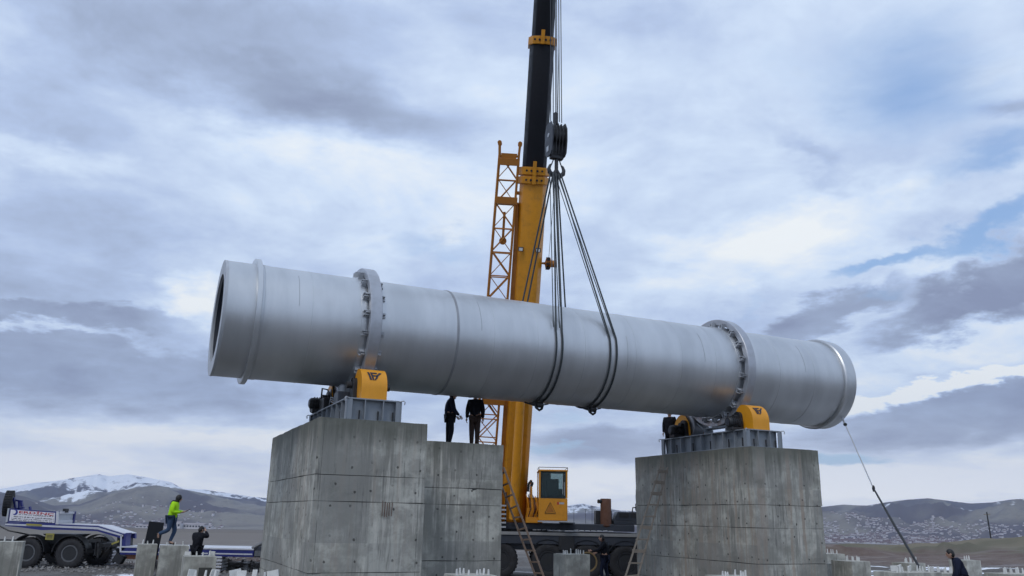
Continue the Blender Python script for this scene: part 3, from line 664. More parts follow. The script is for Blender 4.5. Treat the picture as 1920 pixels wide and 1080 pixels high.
            lg.M = Matrix(); logo(lg, put); lg.build('maker_logo', M_['dark_print'], cv, fix=False)
    # drive motor / geared units standing on the plate left of the covers
    for sgn in ((-1, 1) if uc > 0 else (1,)):
        st = 'front cover of the right pier' if sgn < 0 else ('rear cover of the right pier' if uc > 0 else 'far cover of the left pier')
        mr_, M = uvroot('drive_motor', uc - .5, sgn * 1.45, 5.0, f'black finned drive motor beside the {st}', 'motor', 'drive motors')
        c0 = (0, sgn * 1.5, 5.24)
        MB(M).lathe([(uc - .88, .001), (uc - .88, .13), (uc - .85, .155), (uc - .80, .165), (uc - .40, .165), (uc - .36, .13), (uc - .36, .001)], n=28, c=c0).build('motor_body', M_['black'], mr_, True)
        MB(M).lathe([(uc - .885, .0), (uc - .885, .10), (uc - .90, .10), (uc - .90, 0)], n=24, c=c0, closed=True).build('fan_cover', M_['chassis'], mr_, True)
        for k_ in range(5): MB(M).lathe([(uc - .76 + k_ * .07, .166), (uc - .76 + k_ * .07, .19), (uc - .745 + k_ * .07, .19), (uc - .745 + k_ * .07, .166)], n=24, c=c0, closed=True).build('cooling_fin', M_['black'], mr_)
        MB(M).b2((uc - .82, sgn * 1.5 - .14, 5.0), (uc - .42, sgn * 1.5 + .14, 5.09)).build('motor_foot', M_['black'], mr_)
station(-6.37, 'Grey steel base frame with vertical stiffeners under the left roller station', '', '', 1)
station(5.93, 'Grey steel base frame with vertical stiffeners under the right roller station', '', '', 2)
# hydraulic unit and pale guard at the left station
g_, M = uvroot('gearbox', -6.75, 1.55, 5.0, 'black gearbox with a hose at the far end of the left base frame', 'gearbox')
MB(M).lathe([(-7.12, .001), (-7.12, .17), (-7.05, .21), (-6.75, .21), (-6.70, .001)], n=24, c=(0, 1.95, 5.22)).build('gear_housing', M_['black'], g_, True)
MB(M).b2((-7.02, .75, 5.0), (-6.78, 1.35, 5.34)).build('gear_case', M_['black'], g_, bevel=.03)
MB(M).tube([(-6.98, 1.3, 5.3), (-7.02, 1.05, 5.62), (-6.95, .7, 5.55), (-6.9, .3, 5.3), (-6.8, .1, 5.05)], .022, 6).build('hose', M_['black'], g_, True)
p_, M = uvroot('sheet_guard', -6.75, 1.15, 5.0, 'pale sheet metal guard standing behind the black gearbox', 'guard')
MB(M).prism([(1.35, 5.0), (1.95, 5.0), (1.55, 5.60), (1.25, 5.66)], -6.74, -6.71, 'X').build('guard_sheet', M_['white'], p_)
MB(M).b2((-6.78, 1.35, 5.0), (-6.66, 1.95, 5.03)).build('guard_foot', M_['white'], p_)
p_, M = uvroot('grease_pump', -6.95, -.5, 5.0, 'dark lubrication pump and pipes between the rollers of the left pier', 'pump')
MB(M).b2((-7.02, -.95, 5.0), (-6.72, -.45, 5.30)).build('pump_case', M_['chassis'], p_, bevel=.02)
MB(M).lathe([(5.30, .10), (5.46, .10), (5.50, .05), (5.50, .001)], 'Z', 16, (-6.87, -.7, 0)).build('reservoir', M_['grey_steel'], p_, True)
for k_ in range(3): MB(M).tube([(-6.9, -.45, 5.15 + .05 * k_), (-6.95, -.1, 5.10 + .06 * k_), (-6.92, .35, 5.2 + .05 * k_), (-6.85, .8, 5.12)], .013, 5).build('pipe', M_['light_steel'], p_)

# ------------------------------------------------------------------ mobile crane
HOOK = uv(-.21, 0, 0); HX, HY = HOOK.x, HOOK.y
YC = 34.4
cr = empty('mobile_crane', (3.0, YC, 0), 0, 'yellow telescopic mobile crane with black inner boom behind the silver drum', 'crane'); CM = Matrix.Translation((-3.0, -YC, 0))
def cb(name, mat, *boxes, bevel=0, parent=None):
    b = MB(CM)
    for p, q_ in boxes: b.b2(p, q_)
    return b.build(name, mat, parent or cr, bevel=bevel)
YN, YF = 33.05, 35.75
cb('chassis', M_['chassis'], ((-4.6, YN + .25, 1.05), (6.9, YF - .25, 1.66)), bevel=.02)
cb('side_rail', M_['chassis'], ((-4.6, YN + .02, 1.28), (6.9, YN + .24, 1.60)), bevel=.015)
cb('deck_edge', M_['stripe'], ((-4.6, YN - .02, 1.605), (6.9, YN + .22, 1.72)), bevel=.01)
cb('deck', M_['black'], ((-4.6, YN + .22, 1.66), (6.9, YF, 1.74)))
cb('turret_platform', M_['chassis'], ((-1.2, YN + .35, 1.80), (5.0, YF - .2, 2.06)), bevel=.03)
cb('slew_ring', M_['black'], ((-.6, YN + .5, 1.74), (1.6, YF - .5, 1.80)))
cb('outrigger_box', M_['black'], ((2.0, YN - .03, 1.08), (2.6, YN + .3, 1.60)), bevel=.01); cb('outrigger_box', M_['black'], ((-3.2, YN - .03, 1.08), (-2.6, YN + .3, 1.60)), bevel=.01)
for (x0, x1) in ((1.0, 2.3), (2.6, 4.2)):
    b = MB(CM)
    for k_ in range(7): b.tube([(x0 + (x1 - x0) * k_ / 7, YN + .3, 1.80), (x0 + (x1 - x0) * (k_ + .8) / 7, YN + .3, 1.80 + random.uniform(-.01, .02))], .022, 5)
    b.build('pipe_run', M_['light_steel'], cr)
# wheels
def wheel(R_, W_, rimm):
    e = bpy.data.objects.new('wheel', None); scene.collection.objects.link(e)
    h = W_ / 2
    prof_ = [(-h * .86, R_ * .56), (-h, R_ * .64), (-h, R_ * .86), (-h * .86, R_ * .97), (-h * .6, R_), (h * .6, R_), (h * .86, R_ * .97), (h, R_ * .86), (h, R_ * .64), (h * .86, R_ * .56)]
    b = MB().lathe(prof_, 'Y', 44, closed=True)
    n = 30
    for k_ in range(n):
        a_ = 2 * math.pi * k_ / n
        Mx = Matrix.Rotation(a_, 4, 'Y')
        for s in (-1, 1): b.box((0, s * h * .48, R_ + .012), (.10 * R_, h * .80, .03), M=Mx)
    ty = b.build('tyre', M_['rubber'], e, True)
    b = MB().lathe([(-h * .80, R_ * .56), (-h * .84, R_ * .565), (-h * .86, R_ * .54), (-h * .62, R_ * .50), (-h * .30, R_ * .46), (-h * .10, R_ * .30), (-h * .26, R_ * .24), (-h * .55, R_ * .20), (-h * .60, R_ * .14), (-h * .62, .001)], 'Y', 36)
    for k_ in range(10):
        a_ = 2 * math.pi * k_ / 10; b.lathe([(-h * .32, .001), (-h * .32, .022), (-h * .14, .022), (-h * .14, .001)], 'Y', 8, (math.cos(a_) * R_ * .36, 0, math.sin(a_) * R_ * .36))
    b.lathe([(-h * .70, R_ * .11), (-h * .52, R_ * .12)], 'Y', 16)
    b.build('rim', M_['black'], ty, True)
    MB().lathe([(-h * .84, R_ * .575), (-h * .92, R_ * .57), (-h * .92, R_ * .50), (-h * .80, R_ * .475), (-h * .66, R_ * .475), (-h * .66, R_ * .52)], 'Y', 40, closed=True).build('rim_ring', rimm, ty, True)
    MB().lathe([(-h * .56, .001), (-h * .74, R_ * .12), (-h * .56, R_ * .17)], 'Y', 20).build('hub_cap', rimm, ty, True); return e
pw = None
for i, x in enumerate((-3.3, -1.74, -.24, 1.61, 3.12, 4.62, 6.12)):
    gold = (i == 4)
    for s in (0, 1):
        wh = wheel(.66, .42, M_['rim_gold'] if gold and s == 0 else M_['black'] if i < 3 else M_['rim']) if (s == 0 and (i in (0, 4))) else copy_tree(pw)
        if i == 0 and s == 0: pw = wh
        wh.parent = cr; wh.location = CM @ Vector((x, YN + .24 if s == 0 else YF - .24, .66)); wh.rotation_euler = (0, random.random(), 0 if s == 0 else math.pi)
        if gold and s == 0: wh['label'] = 'wheel with a tan coloured rim'
    MB(CM).tube([(x, YN + .4, .66), (x, YF - .4, .66)], .12, 10).build('axle', M_['black'], cr)
for x0, x1 in ((-4.2, -.2), (1.0, 2.2), (2.5, 3.7), (4.0, 5.2)):
    b = MB(CM); xm = (x0 + x1) / 2
    pts = [(xm + .80 * math.cos(a_), .66 + .80 * math.sin(a_)) for a_ in [R(20 + 14 * k_) for k_ in range(11)]]
    if x1 - x0 < 2:
        poly = pts + [(p[0] * .97 + xm * .03, .66 + (p[1] - .66) * .96) for p in reversed(pts)]; b.prism(poly, YN + .02, YN + .5, 'Y'); b.build('mudguard', M_['black'], cr)
# engine deck on the right
cb('engine_housing', M_['chassis'], ((4.20, YN + .55, 2.06), (5.35, YN + 1.6, 2.20)), bevel=.02)
b = MB(CM); b.prism([(4.20, 2.20), (5.35, 2.20), (5.30, 2.55), (4.38, 2.55)], YN + .55, YN + 1.6, 'Y'); b.build('engine_hood', M_['chassis'], cr, bevel=.015)
for x0 in (4.42, 4.87): 
    b = MB(CM); b.b2((x0, YN + .53, 2.34), (x0 + .38, YN + .555, 2.50)); b.build('hood_vent', M_['black'], cr)
cb('air_box', M_['black'], ((3.52, YN + .7, 2.06), (4.16, YN + 1.5, 2.58)), bevel=.02)
b = MB(CM); b.lathe([(1.95, .20), (2.02, .26), (2.04, .215), (3.02, .215), (3.04, .20), (3.04, .001)], 'Z', 24, (3.90, YN + .55, 0)); b.build('exhaust_stack', M_['rust'], cr, True)
MB(CM).tube([(3.78, YN + .5, 2.93), (3.58, YN + .42, 2.93)], .075, 12).build('exhaust_pipe', M_['black'], cr, True)
MB(CM).lathe([(5.32, .05), (5.36, .20), (5.45, .27), (5.72, .29), (5.85, .24), (5.90, .05)], 'X', 20, (0, YN + .8, 2.33)).build('air_tank', M_['black'], cr, True)
b = MB(CM); b.tube([(5.0, YN + .9, 2.55), (5.02, YN + .9, 2.72), (5.3, YN + .9, 2.74), (5.5, YN + .9, 2.62)], .03, 6); b.tube([(5.15, YN + .9, 2.6), (5.15, YN + .9, 2.88)], .03, 6); b.tube([(5.3, YN + .8, 2.56), (6.0, YN + .8, 2.72), (6.2, YN + .8, 2.60)], .05, 6)
b.build('hose_bundle', M_['black'], cr, True)
# turret: side frames, counterweight, winch
b = MB(CM); b.prism([(YN + .25, 2.06), (YF + .9, 2.06), (YF + .9, 3.0), (YC + .6, 3.9), (YC + .1, 3.9), (YN + .4, 2.75)], -.55, -.48, 'X'); b.build('turret_plate', M_['crane_yellow'], cr, bevel=.01)
b = MB(CM); b.prism([(YN + .25, 2.06), (YF + .9, 2.06), (YF + .9, 3.0), (YC + .6, 3.75), (YC + .1, 3.75), (YN + .55, 2.9)], .92, .99, 'X'); b.build('turret_plate', M_['crane_yellow'], cr, bevel=.01)
cb('counterweight', M_['crane_yellow'], ((-1.0, YF + .4, 1.95), (1.5, YF + 1.4, 3.1)), bevel=.04)
MB(CM).lathe([(.99, .001), (.99, .30), (1.02, .30), (1.02, .22), (1.28, .22), (1.28, .30), (1.31, .30), (1.31, .001)], 'X', 24, (0, YN + .75, 2.62)).build('winch_drum', M_['jib_orange'], cr, True)
b = MB(CM); b.b2((.72, YN + .10, 2.06), (1.25, YN + .7, 2.30)); b.b2((.76, YN + .2, 2.30), (1.05, YN + .6, 2.62)); b.build('valve_block', M_['crane_yellow'], cr, bevel=.02)
for k_ in range(6):
    x = .72 + k_ * .09; MB(CM).tube([(x, YN + .25, 3.15 - .02 * k_), (x + .06, YN + .08, 2.9), (x + .10, YN + .04, 2.6), (x + .02, YN + .06, 2.35), (x, YN + .2, 2.2)], .020, 6).build('hydraulic_hose', M_['black'] if k_ % 2 else M_['crane_yellow'], cr, True)
MB(CM).tube([(.80, YN + .3, 3.25), (.82, YN + .25, 3.55), (.90, YN + .25, 3.66), (.97, YN + .25, 3.58), (.93, YN + .25, 3.45)], .05, 8).build('hose_loop', M_['black'], cr, True)
# slatted walkway at the left
for k_ in range(6):
    cb('walkway_slat', M_['light_steel'], ((-.85, YN - .02, 1.86 + k_ * .16), (-.05, YN + .06, 1.92 + k_ * .16)))
cb('walkway_post', M_['black'], ((-.10, YN + .07, 1.74), (-.04, YN + .13, 3.2)), ((-.9, YN + .07, 1.74), (-.84, YN + .13, 3.2)))
# cab
CX0, CX1, CY0, CY1, CZ0, CZ1 = 1.20, 2.32, 32.75, 34.5, 2.16, 4.08
b = MB(CM); b.b2((CX0, CY0, CZ0), (CX1, CY1, CZ0 + .84)); cab = b.build('cab', M_['crane_yellow'], cr, bevel=.03)
cab['label'] = 'yellow operator cab with large dark window'
cb('floor_lip', M_['light_steel'], ((CX0 - .02, CY0 - .04, CZ0 - .05), (CX1 + .02, CY1, CZ0 - .005)), parent=cab)
cb('walkway', M_['black'], ((CX0 + .9, CY0 - .15, CZ0 - .09), (CX1 + .28, CY1, CZ0 - .055)), parent=cab)
for (x, y) in ((CX0 + .035, CY0 + .035), (CX1 - .035, CY0 + .035), (CX0 + .035, CY1 - .035), (CX1 - .035, CY1 - .035)):
    cb('cab_pillar', M_['crane_yellow'], ((x - .035, y - .035, CZ0 + .845), (x + .035, y + .035, CZ1 - .06)), parent=cab)
cb('cab_roof', M_['crane_yellow'], ((CX0 - .02, CY0 - .03, CZ1 - .058), (CX1 + .02, CY1 + .02, CZ1)), bevel=.015, parent=cab)
b = MB(CM)
for p, q_ in (((CX0, CY0, CZ1 + .09), (CX1, CY0, CZ1 + .09)), ((CX0, CY0, CZ1 + .09), (CX0, CY1, CZ1 + .09)), ((CX1, CY0, CZ1 + .09), (CX1, CY1, CZ1 + .09)), ((CX0, CY0, CZ1), (CX0, CY0, CZ1 + .09)), ((CX1, CY0, CZ1), (CX1, CY0, CZ1 + .09)), ((CX1, CY1, CZ1), (CX1, CY1, CZ1 + .09))): b.tube([p, q_], .012, 5)
b.build('roof_rail', M_['black'], cab)
cb('window', M_['glass'], ((CX0 + .08, CY0 + .02, CZ0 + .86), (CX1 - .08, CY0 + .03, CZ1 - .07)), parent=cab)
cb('window', M_['glass'], ((CX0 + .02, CY0 + .08, CZ0 + .86), (CX0 + .03, CY1 - .08, CZ1 - .07)), parent=cab)
cb('window', M_['glass'], ((CX1 - .03, CY0 + .08, CZ0 + .86), (CX1 - .02, CY1 - .08, CZ1 - .07)), parent=cab)
cb('rear_wall', M_['black'], ((CX0 + .08, CY1 - .06, CZ0 + .845), (CX0 + .55, CY1 - .02, CZ1 - .06)), ((CX0 + .55, CY1 - .06, CZ0 + .845), (CX1 - .08, CY1 - .02, CZ0 + 1.25)), parent=cab)
cb('window_trim', M_['black'], ((CX0 + .07, CY0 - .008, CZ0 + .842), (CX1 - .07, CY0 + .012, CZ0 + .87)), ((CX0 + .07, CY0 - .008, CZ0 + .871), (CX0 + .10, CY0 + .012, CZ1 - .07)), ((CX1 - .10, CY0 - .008, CZ0 + .871), (CX1 - .07, CY0 + .012, CZ1 - .07)), parent=cab)
cb('seat', M_['black'], ((CX0 + .35, CY0 + .75, CZ0 + .845), (CX0 + .85, CY0 + 1.25, CZ0 + 1.0)), ((CX0 + .35, CY0 + 1.20, CZ0 + 1.01), (CX0 + .85, CY0 + 1.32, CZ0 + 1.62)), bevel=.03, parent=cab)
cb('wiper', M_['light_steel'], ((CX1 - .20, CY0 - .03, CZ0 + 1.0), (CX1 - .185, CY0 - .012, CZ1 - .25)), parent=cab)
cb('grab_handle', M_['light_steel'], ((CX1 - .14, CY0 - .05, CZ0 + .95), (CX1 - .12, CY0 - .03, CZ0 + 1.45)), parent=cab)
b = MB(CM)
T3 = [(CX0 + .24, CZ0 + .28), (CX0 + .66, CZ0 + .28), (CX0 + .45, CZ0 + .68)]
for i in range(3):
    p, q_ = T3[i], T3[(i + 1) % 3]; b.bar((p[0], CY0 - .006, p[1]), (q_[0], CY0 - .006, q_[1]), .010, .035, up=(0, 1, 0))
    
b.build('warning_triangle', M_['dark_print'], cab)
b = MB(CM); b.prism([(CX0 + .31, CZ0 + .32), (CX0 + .59, CZ0 + .32), (CX0 + .45, CZ0 + .59)], CY0 - .004, CY0 - .001, 'Y'); b.build('warning_fill', M_['jib_orange'], cab)
cb('red_badge', M_['red_print'], ((CX0 + .72, CY0 - .004, CZ0 + .60), (CX0 + .78, CY0 - .001, CZ0 + .70)), parent=cab)
cb('pale_badge', M_['light_steel'], ((CX0 + .80, CY0 - .004, CZ0 + .62), (CX0 + .99, CY0 - .001, CZ0 + .69)), parent=cab)

# boom: local frame s along the boom, x sideways, y out of its back
B0 = Vector((.283, 34.4, 4.157)); T0 = Vector((HX - .1, HY + .9, 26.65)); bd = (T0 - B0).normalized()
bx = Vector((1, 0, 0)); bx = (bx - bd * bx.dot(bd)).normalized(); by = bx.cross(bd) * -1      # by points up and away
BMx = CM @ Matrix((( bx.x, by.x, bd.x, B0.x), (bx.y, by.y, bd.y, B0.y), (bx.z, by.z, bd.z, B0.z), (0, 0, 0, 1)))
def section(w_, h_, c_=.22):          # flat top, chamfered belly (towards us = -y)
    return [(-w_, h_), (w_, h_), (w_, -h_ * .35), (w_ - c_ * .8, -h_ * .85), (w_ - c_ * 2, -h_), (-w_ + c_ * 2, -h_), (-w_ + c_ * .8, -h_ * .85), (-w_, -h_ * .35)]
def boomsec(name, mat, w_, h_, s0, s1): return MB(BMx).prism(section(w_, h_, w_ * .38), s0, s1, 'Z').build(name, mat, cr, bevel=.03, smooth=True)
boomsec('boom_base_section', M_['crane_yellow'], .535, .60, -2.0, 12.05)
def collar(w_, h_, s0, s1, nm):
    c = MB(BMx).prism(section(w_, h_, w_ * .38), s0, s1, 'Z').build(nm, M_['crane_yellow'], cr, bevel=.02)
    b = MB(BMx)
    for x in (-.30, -.12, .12, .30): b.lathe([(0, .045), (.03, .045), (.03, .001)], 'Z', 10, (x, 0, 0), M=Matrix.Translation((0, -h_, (s0 + s1) / 2)) @ Matrix.Rotation(math.pi / 2, 4, 'X'))
    b.build('collar_bolt', M_['black'], c)
    MB(BMx).b2((-.07, -h_ - .07, s0 - .02), (.07, -h_ - .002, s1 + .22)).build('collar_latch', M_['crane_yellow'], c, bevel=.01); return c
collar(.61, .68, 11.65, 11.93, 'boom_collar'); collar(.62, .69, 12.0, 12.30, 'boom_collar')
boomsec('boom_second_section', M_['boom_black'], .475, .53, 12.05, 17.35)
collar(.545, .60, 17.0, 17.30, 'boom_collar')
boomsec('boom_third_section', M_['boom_black'], .425, .47, 17.35, 22.9)
collar(.50, .54, 22.6, 22.9, 'boom_collar')
boomsec('boom_tip_section', M_['boom_black'], .38, .42, 22.9, 24.6)
MB(BMx).b2((-.42, -.95, 24.0), (.42, .5, 25.0)).build('boom_head', M_['crane_yellow'], cr, bevel=.04)
for s in (-1, 1):
    lamp = MB(BMx).b2((s * .34 - .10, -.68, 9.0), (s * .34 + .10, -.60, 9.17)).build('work_lamp', M_['black'], cr, bevel=.01)
    MB(BMx).b2((s * .34 - .07, -.695, 9.025), (s * .34 + .07, -.682, 9.14)).build('lamp_glass', M_['lamp_lens'], lamp)
# cable reel on the right flank
rl = MB(BMx).lathe([(.54, .04), (.66, .05), (.70, .22), (.73, .22), (.75, .12), (.84, .12), (.86, .22), (.88, .22), (.90, .14), (1.12, .14), (1.13, .001)], 'X', 20, (0, -.1, 8.55)).build('cable_reel', M_['jib_orange'], cr, True)
b = MB(BMx)
for k_ in range(8):
    a_ = k_ * math.pi / 4; b.box((.78, -.1 + .22 * math.cos(a_), 8.55 + .22 * math.sin(a_)), (.16, .06, .06))
b.build('reel_spool', M_['black'], rl)
MB(BMx).tube([(.80, -.15, 8.75), (.86, -.3, 12.6), (.62, -.5, 17.2)], .010, 4).build('reel_wire', M_['hoist'], cr)
# luffing cylinder
MB(CM).tube([(.25, YN + .1, 2.2), tuple(B0 + bd * 5.2 - by * .6)], [.20, .17], 16).build('lift_cylinder', M_['crane_yellow'], cr, True)

# lattice fly jib stowed along the left of the boom
JL = -1.02; jw = .38; jd = .36
def chord(x, y): return lambda s: (JL - .30 * (1 - s / 12.75) * (1 if x < 0 else .75) + x * (jw * (1 - .02 * (13 - s) / 12)), y * jd - .1, s)
S0, S1 = .3, 12.75
for x, y in ((-1, -1), (1, -1), (-1, 1), (1, 1)):
    f_ = chord(x, y); c_ = MB(BMx).tube([f_(S0), f_(S1)], .048, 8).build('jib_chord', M_['jib_orange'], cr, True)
    b = MB(BMx); p = Vector(f_(S1)); b.tube([p, p + Vector((x * .02, 0, .38))], .055, 6); b.lathe([(-.05, .0), (-.05, .085), (.05, .085), (.05, .0)], 'Y', 14, (p.x + x * .02, p.y, p.z + .43), closed=True); b.build('jib_lug', M_['jib_orange'], c_)
nbay = 13; hb_ = (S1 - S0) / nbay
for k_ in range(nbay):
    s0, s1 = S0 + k_ * hb_, S0 + (k_ + 1) * hb_; fl = k_ % 2
    for y in (-1, 1):
        a_, b_ = (-1, 1) if fl else (1, -1)
        MB(BMx).tube([chord(a_, y)(s0), chord(b_, y)(s1)], .026, 5).build('jib_lacing', M_['jib_orange'], cr)
        MB(BMx).tube([chord(-1, y)(s1 - .05), chord(1, y)(s1 - .05)], .026, 5).build('jib_lacing', M_['jib_orange'], cr)
        if y < 0: MB(BMx).tube([chord(b_, y)(s0), chord(a_, y)(s1)], .018, 5).build('jib_lacing', M_['jib_orange'], cr)
    for x in (-1, 1):
        a_, b_ = (-1, 1) if fl else (1, -1)
        MB(BMx).tube([chord(x, a_)(s0), chord(x, b_)(s1)], .020, 5).build('jib_lacing', M_['jib_orange'], cr)
for s_ in (12.45, 10.95, 2.9, 5.6):
    MB(BMx).b2((JL - jw - .05, -jd - .16, s_ - .14), (JL + jw + .05, -jd - .09, s_ + .14)).build('jib_cross_plate', M_['jib_orange'], cr, bevel=.01)
b = MB(BMx); b.prism([(JL - .32, 12.78), (JL + .32, 12.78), (JL + .22, 12.35), (JL - .22, 12.35)], -jd - .13, -jd - .07, 'Y'); b.build('jib_head_plate', M_['jib_orange'], cr)
b = MB(BMx); b.lathe([(-.06, .0), (-.06, .13), (-.04, .15), (.04, .15), (.06, .13), (.06, .0)], 'Y', 18, (JL - .05, -.28, 9.35), closed=True); b.b2((JL - .10, -.36, 9.4), (JL + .0, -.20, 10.5)); b.build('jib_pulley', M_['jib_orange'], cr)
b = MB(BMx); b.prism([(JL + jw + .0, -1.0), (JL + jw + .34, -1.0), (JL + jw + .30, 5.5), (JL + jw + .10, 10.9), (JL + jw + .0, 10.9)], -.34, .05, 'Y'); b.build('jib_side_beam', M_['jib_orange'], cr, bevel=.015)
MB(BMx).tube([(JL - jw - .08, -.3, 2.6), (JL - jw - .10, -.3, 5.4)], .05, 6).build('jib_strut', M_['jib_orange'], cr)
for s_ in (4.0, 7.9, 11.2): MB(BMx).b2((JL + jw + .02, -.25, s_), (-.54, -.08, s_ + .14)).build('jib_bracket', M_['jib_orange'], cr, bevel=.01)
MB(BMx).tube([(JL - .1, -.3, 4.0), (JL + .02, -.32, 3.2), (JL - .18, -.3, 2.7), (JL + .1, -.3, 2.3)], .03, 6).build('jib_hose', M_['black'], cr, True)

# hoist ropes
hz0 = 14.95
for i, (ox, oy) in enumerate(((-.20, -.05), (-.11, .05), (-.035, -.08), (.02, .08), (.09, -.03), (.17, .04))):
    top = T0 + Vector((0.0 + ox * .9, -.85 + oy, .3)); bot = HOOK + Vector((ox, oy, hz0))
    b = MB(CM); b.tube([bot, top], .0165, 5); b.build('hoist_rope', M_['hoist'], cr)

# ------------------------------------------------------------------ hook block
hk = empty('hook_block', HOOK + Vector((0, 0, 13.1)), R(20), 'black multi sheave hook block hanging above the middle of the drum', 'hook block'); HM = Matrix.Translation((0, 0, -13.1))
plate = [(-.20, 13.78), (-.10, 13.68), (.10, 13.68), (.22, 13.80), (.27, 14.2), (.27, 14.6), (.16, 14.86), (-.14, 14.86), (-.25, 14.62), (-.26, 14.2)]
for x, m_ in ((-.26, M_['chassis']), (.24, M_['black'])):
    MB(HM).prism([(p[0] * 1.25, p[1]) for p in plate], x - .022, x + .022, 'X').build('cheek_plate', m_, hk, bevel=.012)
for k_ in range(4):
    x = -.165 + k_ * .11
    MB(HM).lathe([(x - .042, .03), (x - .042, .285), (x - .02, .25), (x + .02, .25), (x + .042, .285), (x + .042, .03)], 'X', 28, (0, 0, 14.42), closed=True).build('sheave', M_['black'], hk, True)
for x in (-.11, 0, .11): MB(HM).prism([(p[0] * 1.12, 14.3 + (p[1] - 14.3) * .96) for p in plate], x - .010, x + .010, 'X').build('divider_plate', M_['black'], hk)
MB(HM).lathe([(-.30, .0), (-.30, .07), (.29, .07), (.29, .0)], 'X', 16, (0, 0, 14.42), closed=True).build('sheave_pin', M_['light_steel'], hk, True)
MB(HM).b2((-.30, -.02, 13.86), (-.288, .14, 14.04)).build('data_plate', M_['light_steel'], hk)
MB(HM).b2((-.10, -.07, 14.86), (.03, .07, 15.28)).build('rope_socket', M_['black'], hk, bevel=.02)
MB(HM).b2((-.22, -.10, 13.60), (.22, .10, 13.74)).build('cross_head', M_['black'], hk, bevel=.03)
b = MB(HM); b.tube([(0, 0, 13.60), (0, 0, 13.16)], .062, 12); hook_ = b.build('hook_shank', M_['black'], hk, True)
for s in (-1, 1):
    pts = [(0, 0, 13.20), (s * .06, 0, 13.08), (s * .15, 0, 13.04), (s * .24, 0, 13.12), (s * .265, 0, 13.24), (s * .22, 0, 13.36), (s * .16, 0, 13.42)]
    MB(HM).tube(pts, [.07, .085, .085, .075, .06, .045, .02], 12).build('hook_horn', M_['black'], hk, True)
    MB(HM).tube([(s * .16, 0, 13.43), (s * .10, 0, 13.60)], .02, 6).build('safety_latch', M_['black'], hk)

# ------------------------------------------------------------------ rope slings round the drum
def sling(u_s, label, hu_, shx):
    root, M = uvroot('lifting_sling', u_s[0], 0, ZC - 1.55, label, 'lifting sling', 'rope slings round the drum')
    for j, us in enumerate(u_s):
        zh = 13.06; Rr = 1.53; d = zh - ZC; al = math.acos(Rr / d)          # tangent angle from the vertical
        pts = []; uh = hu_ + (j - .5) * .09
        def circ_(a_): return Vector((us, -Rr * math.sin(a_), ZC + Rr * math.cos(a_)))
        f0 = circ_(al); b0 = circ_(-al)
        pts.append(Vector((uh, -.07, zh)))
        for k_ in range(1, 8): pts.append(Vector((uh, -.07, zh)).lerp(f0, k_ / 8))
        n = 44
        for k_ in range(n + 1): pts.append(circ_(al + (2 * math.pi - 2 * al) * k_ / n))
        for k_ in range(1, 8): pts.append(b0.lerp(Vector((uh - .05, .07, zh)), k_ / 8))
        pts.append(Vector((uh - .05, .07, zh)))
        MB(M).tube(pts, .026, 8).build('rope', M_['rope'], root, True)
        # the leg that hangs doubled in front
        f1 = f0 + Vector((-.03, -.0, 0)); MB(M).tube([Vector((uh - .14, -.07, zh)), f1 + Vector((-.06, -.01, .1))], .014, 6).build('tail_rope', M_['rope'], root)
    um = (u_s[0] + u_s[1]) / 2
    b = MB(M); b.lathe([(um - .10, .05), (um - .10, .085), (um + .10, .085), (um + .10, .05)], 'X', 14, (0, -.25, ZC - 1.60), closed=True); b.tube([(um - .16, -.25, ZC - 1.56), (um - .12, -.3, ZC - 1.70), (um, -.28, ZC - 1.76), (um + .12, -.2, ZC - 1.70), (um + .16, -.2, ZC - 1.56)], .035, 8); b.tube([(um - .42, -.12, ZC - 1.53), (um - .15, -.2, ZC - 1.62), (um + .1, -.2, ZC - 1.6), (um + .38, -.1, ZC - 1.53)], .022, 6)
    b.build('shackle', M_['black'], root, True)
sling((-.98, -.78), 'dark rope sling round the middle of the drum nearer the yellow boom foot', -.30, 0)
sling((.83, 1.05), 'dark rope sling round the drum on the side nearer the right pier', -.12, 0)

# ------------------------------------------------------------------ tag line from the rear flange to a pedestal
A_ = uv(10.5, -.95, ZC - 1.28); Bp = at(1638, 916, 27.5); Cp = at(1724, 1064, 23.5)
tl = empty('tie_down_strap', Cp, 0, 'strap running from the right end of the drum down to a bolted pedestal', 'strap'); TM = Matrix.Translation(-Cp)
MB(TM).tube([A_, A_.lerp(Bp, .08) + Vector((0, 0, -.01))], .03, 6).build('upper_link', M_['light_steel'], tl)
A2 = A_.lerp(Bp, .10); MB(TM).ell(tuple(A2), (.07, .05, .06), 10, 6).build('shackle', M_['black'], tl, True)
b = MB(TM); b.bar(A2, Bp, .035, .012, up=(0, 1, 0)); b.build('webbing', M_['light_steel'], tl)
MB(TM).ell(tuple(Bp), (.05, .045, .11), 10, 6).build('ratchet', M_['black'], tl, True)
MB(TM).tube([Bp, Bp.lerp(Cp, .5) + Vector((0, 0, -.03)), Cp], [.028, .040, .036], 8).build('lower_rope', M_['black'], tl, True)

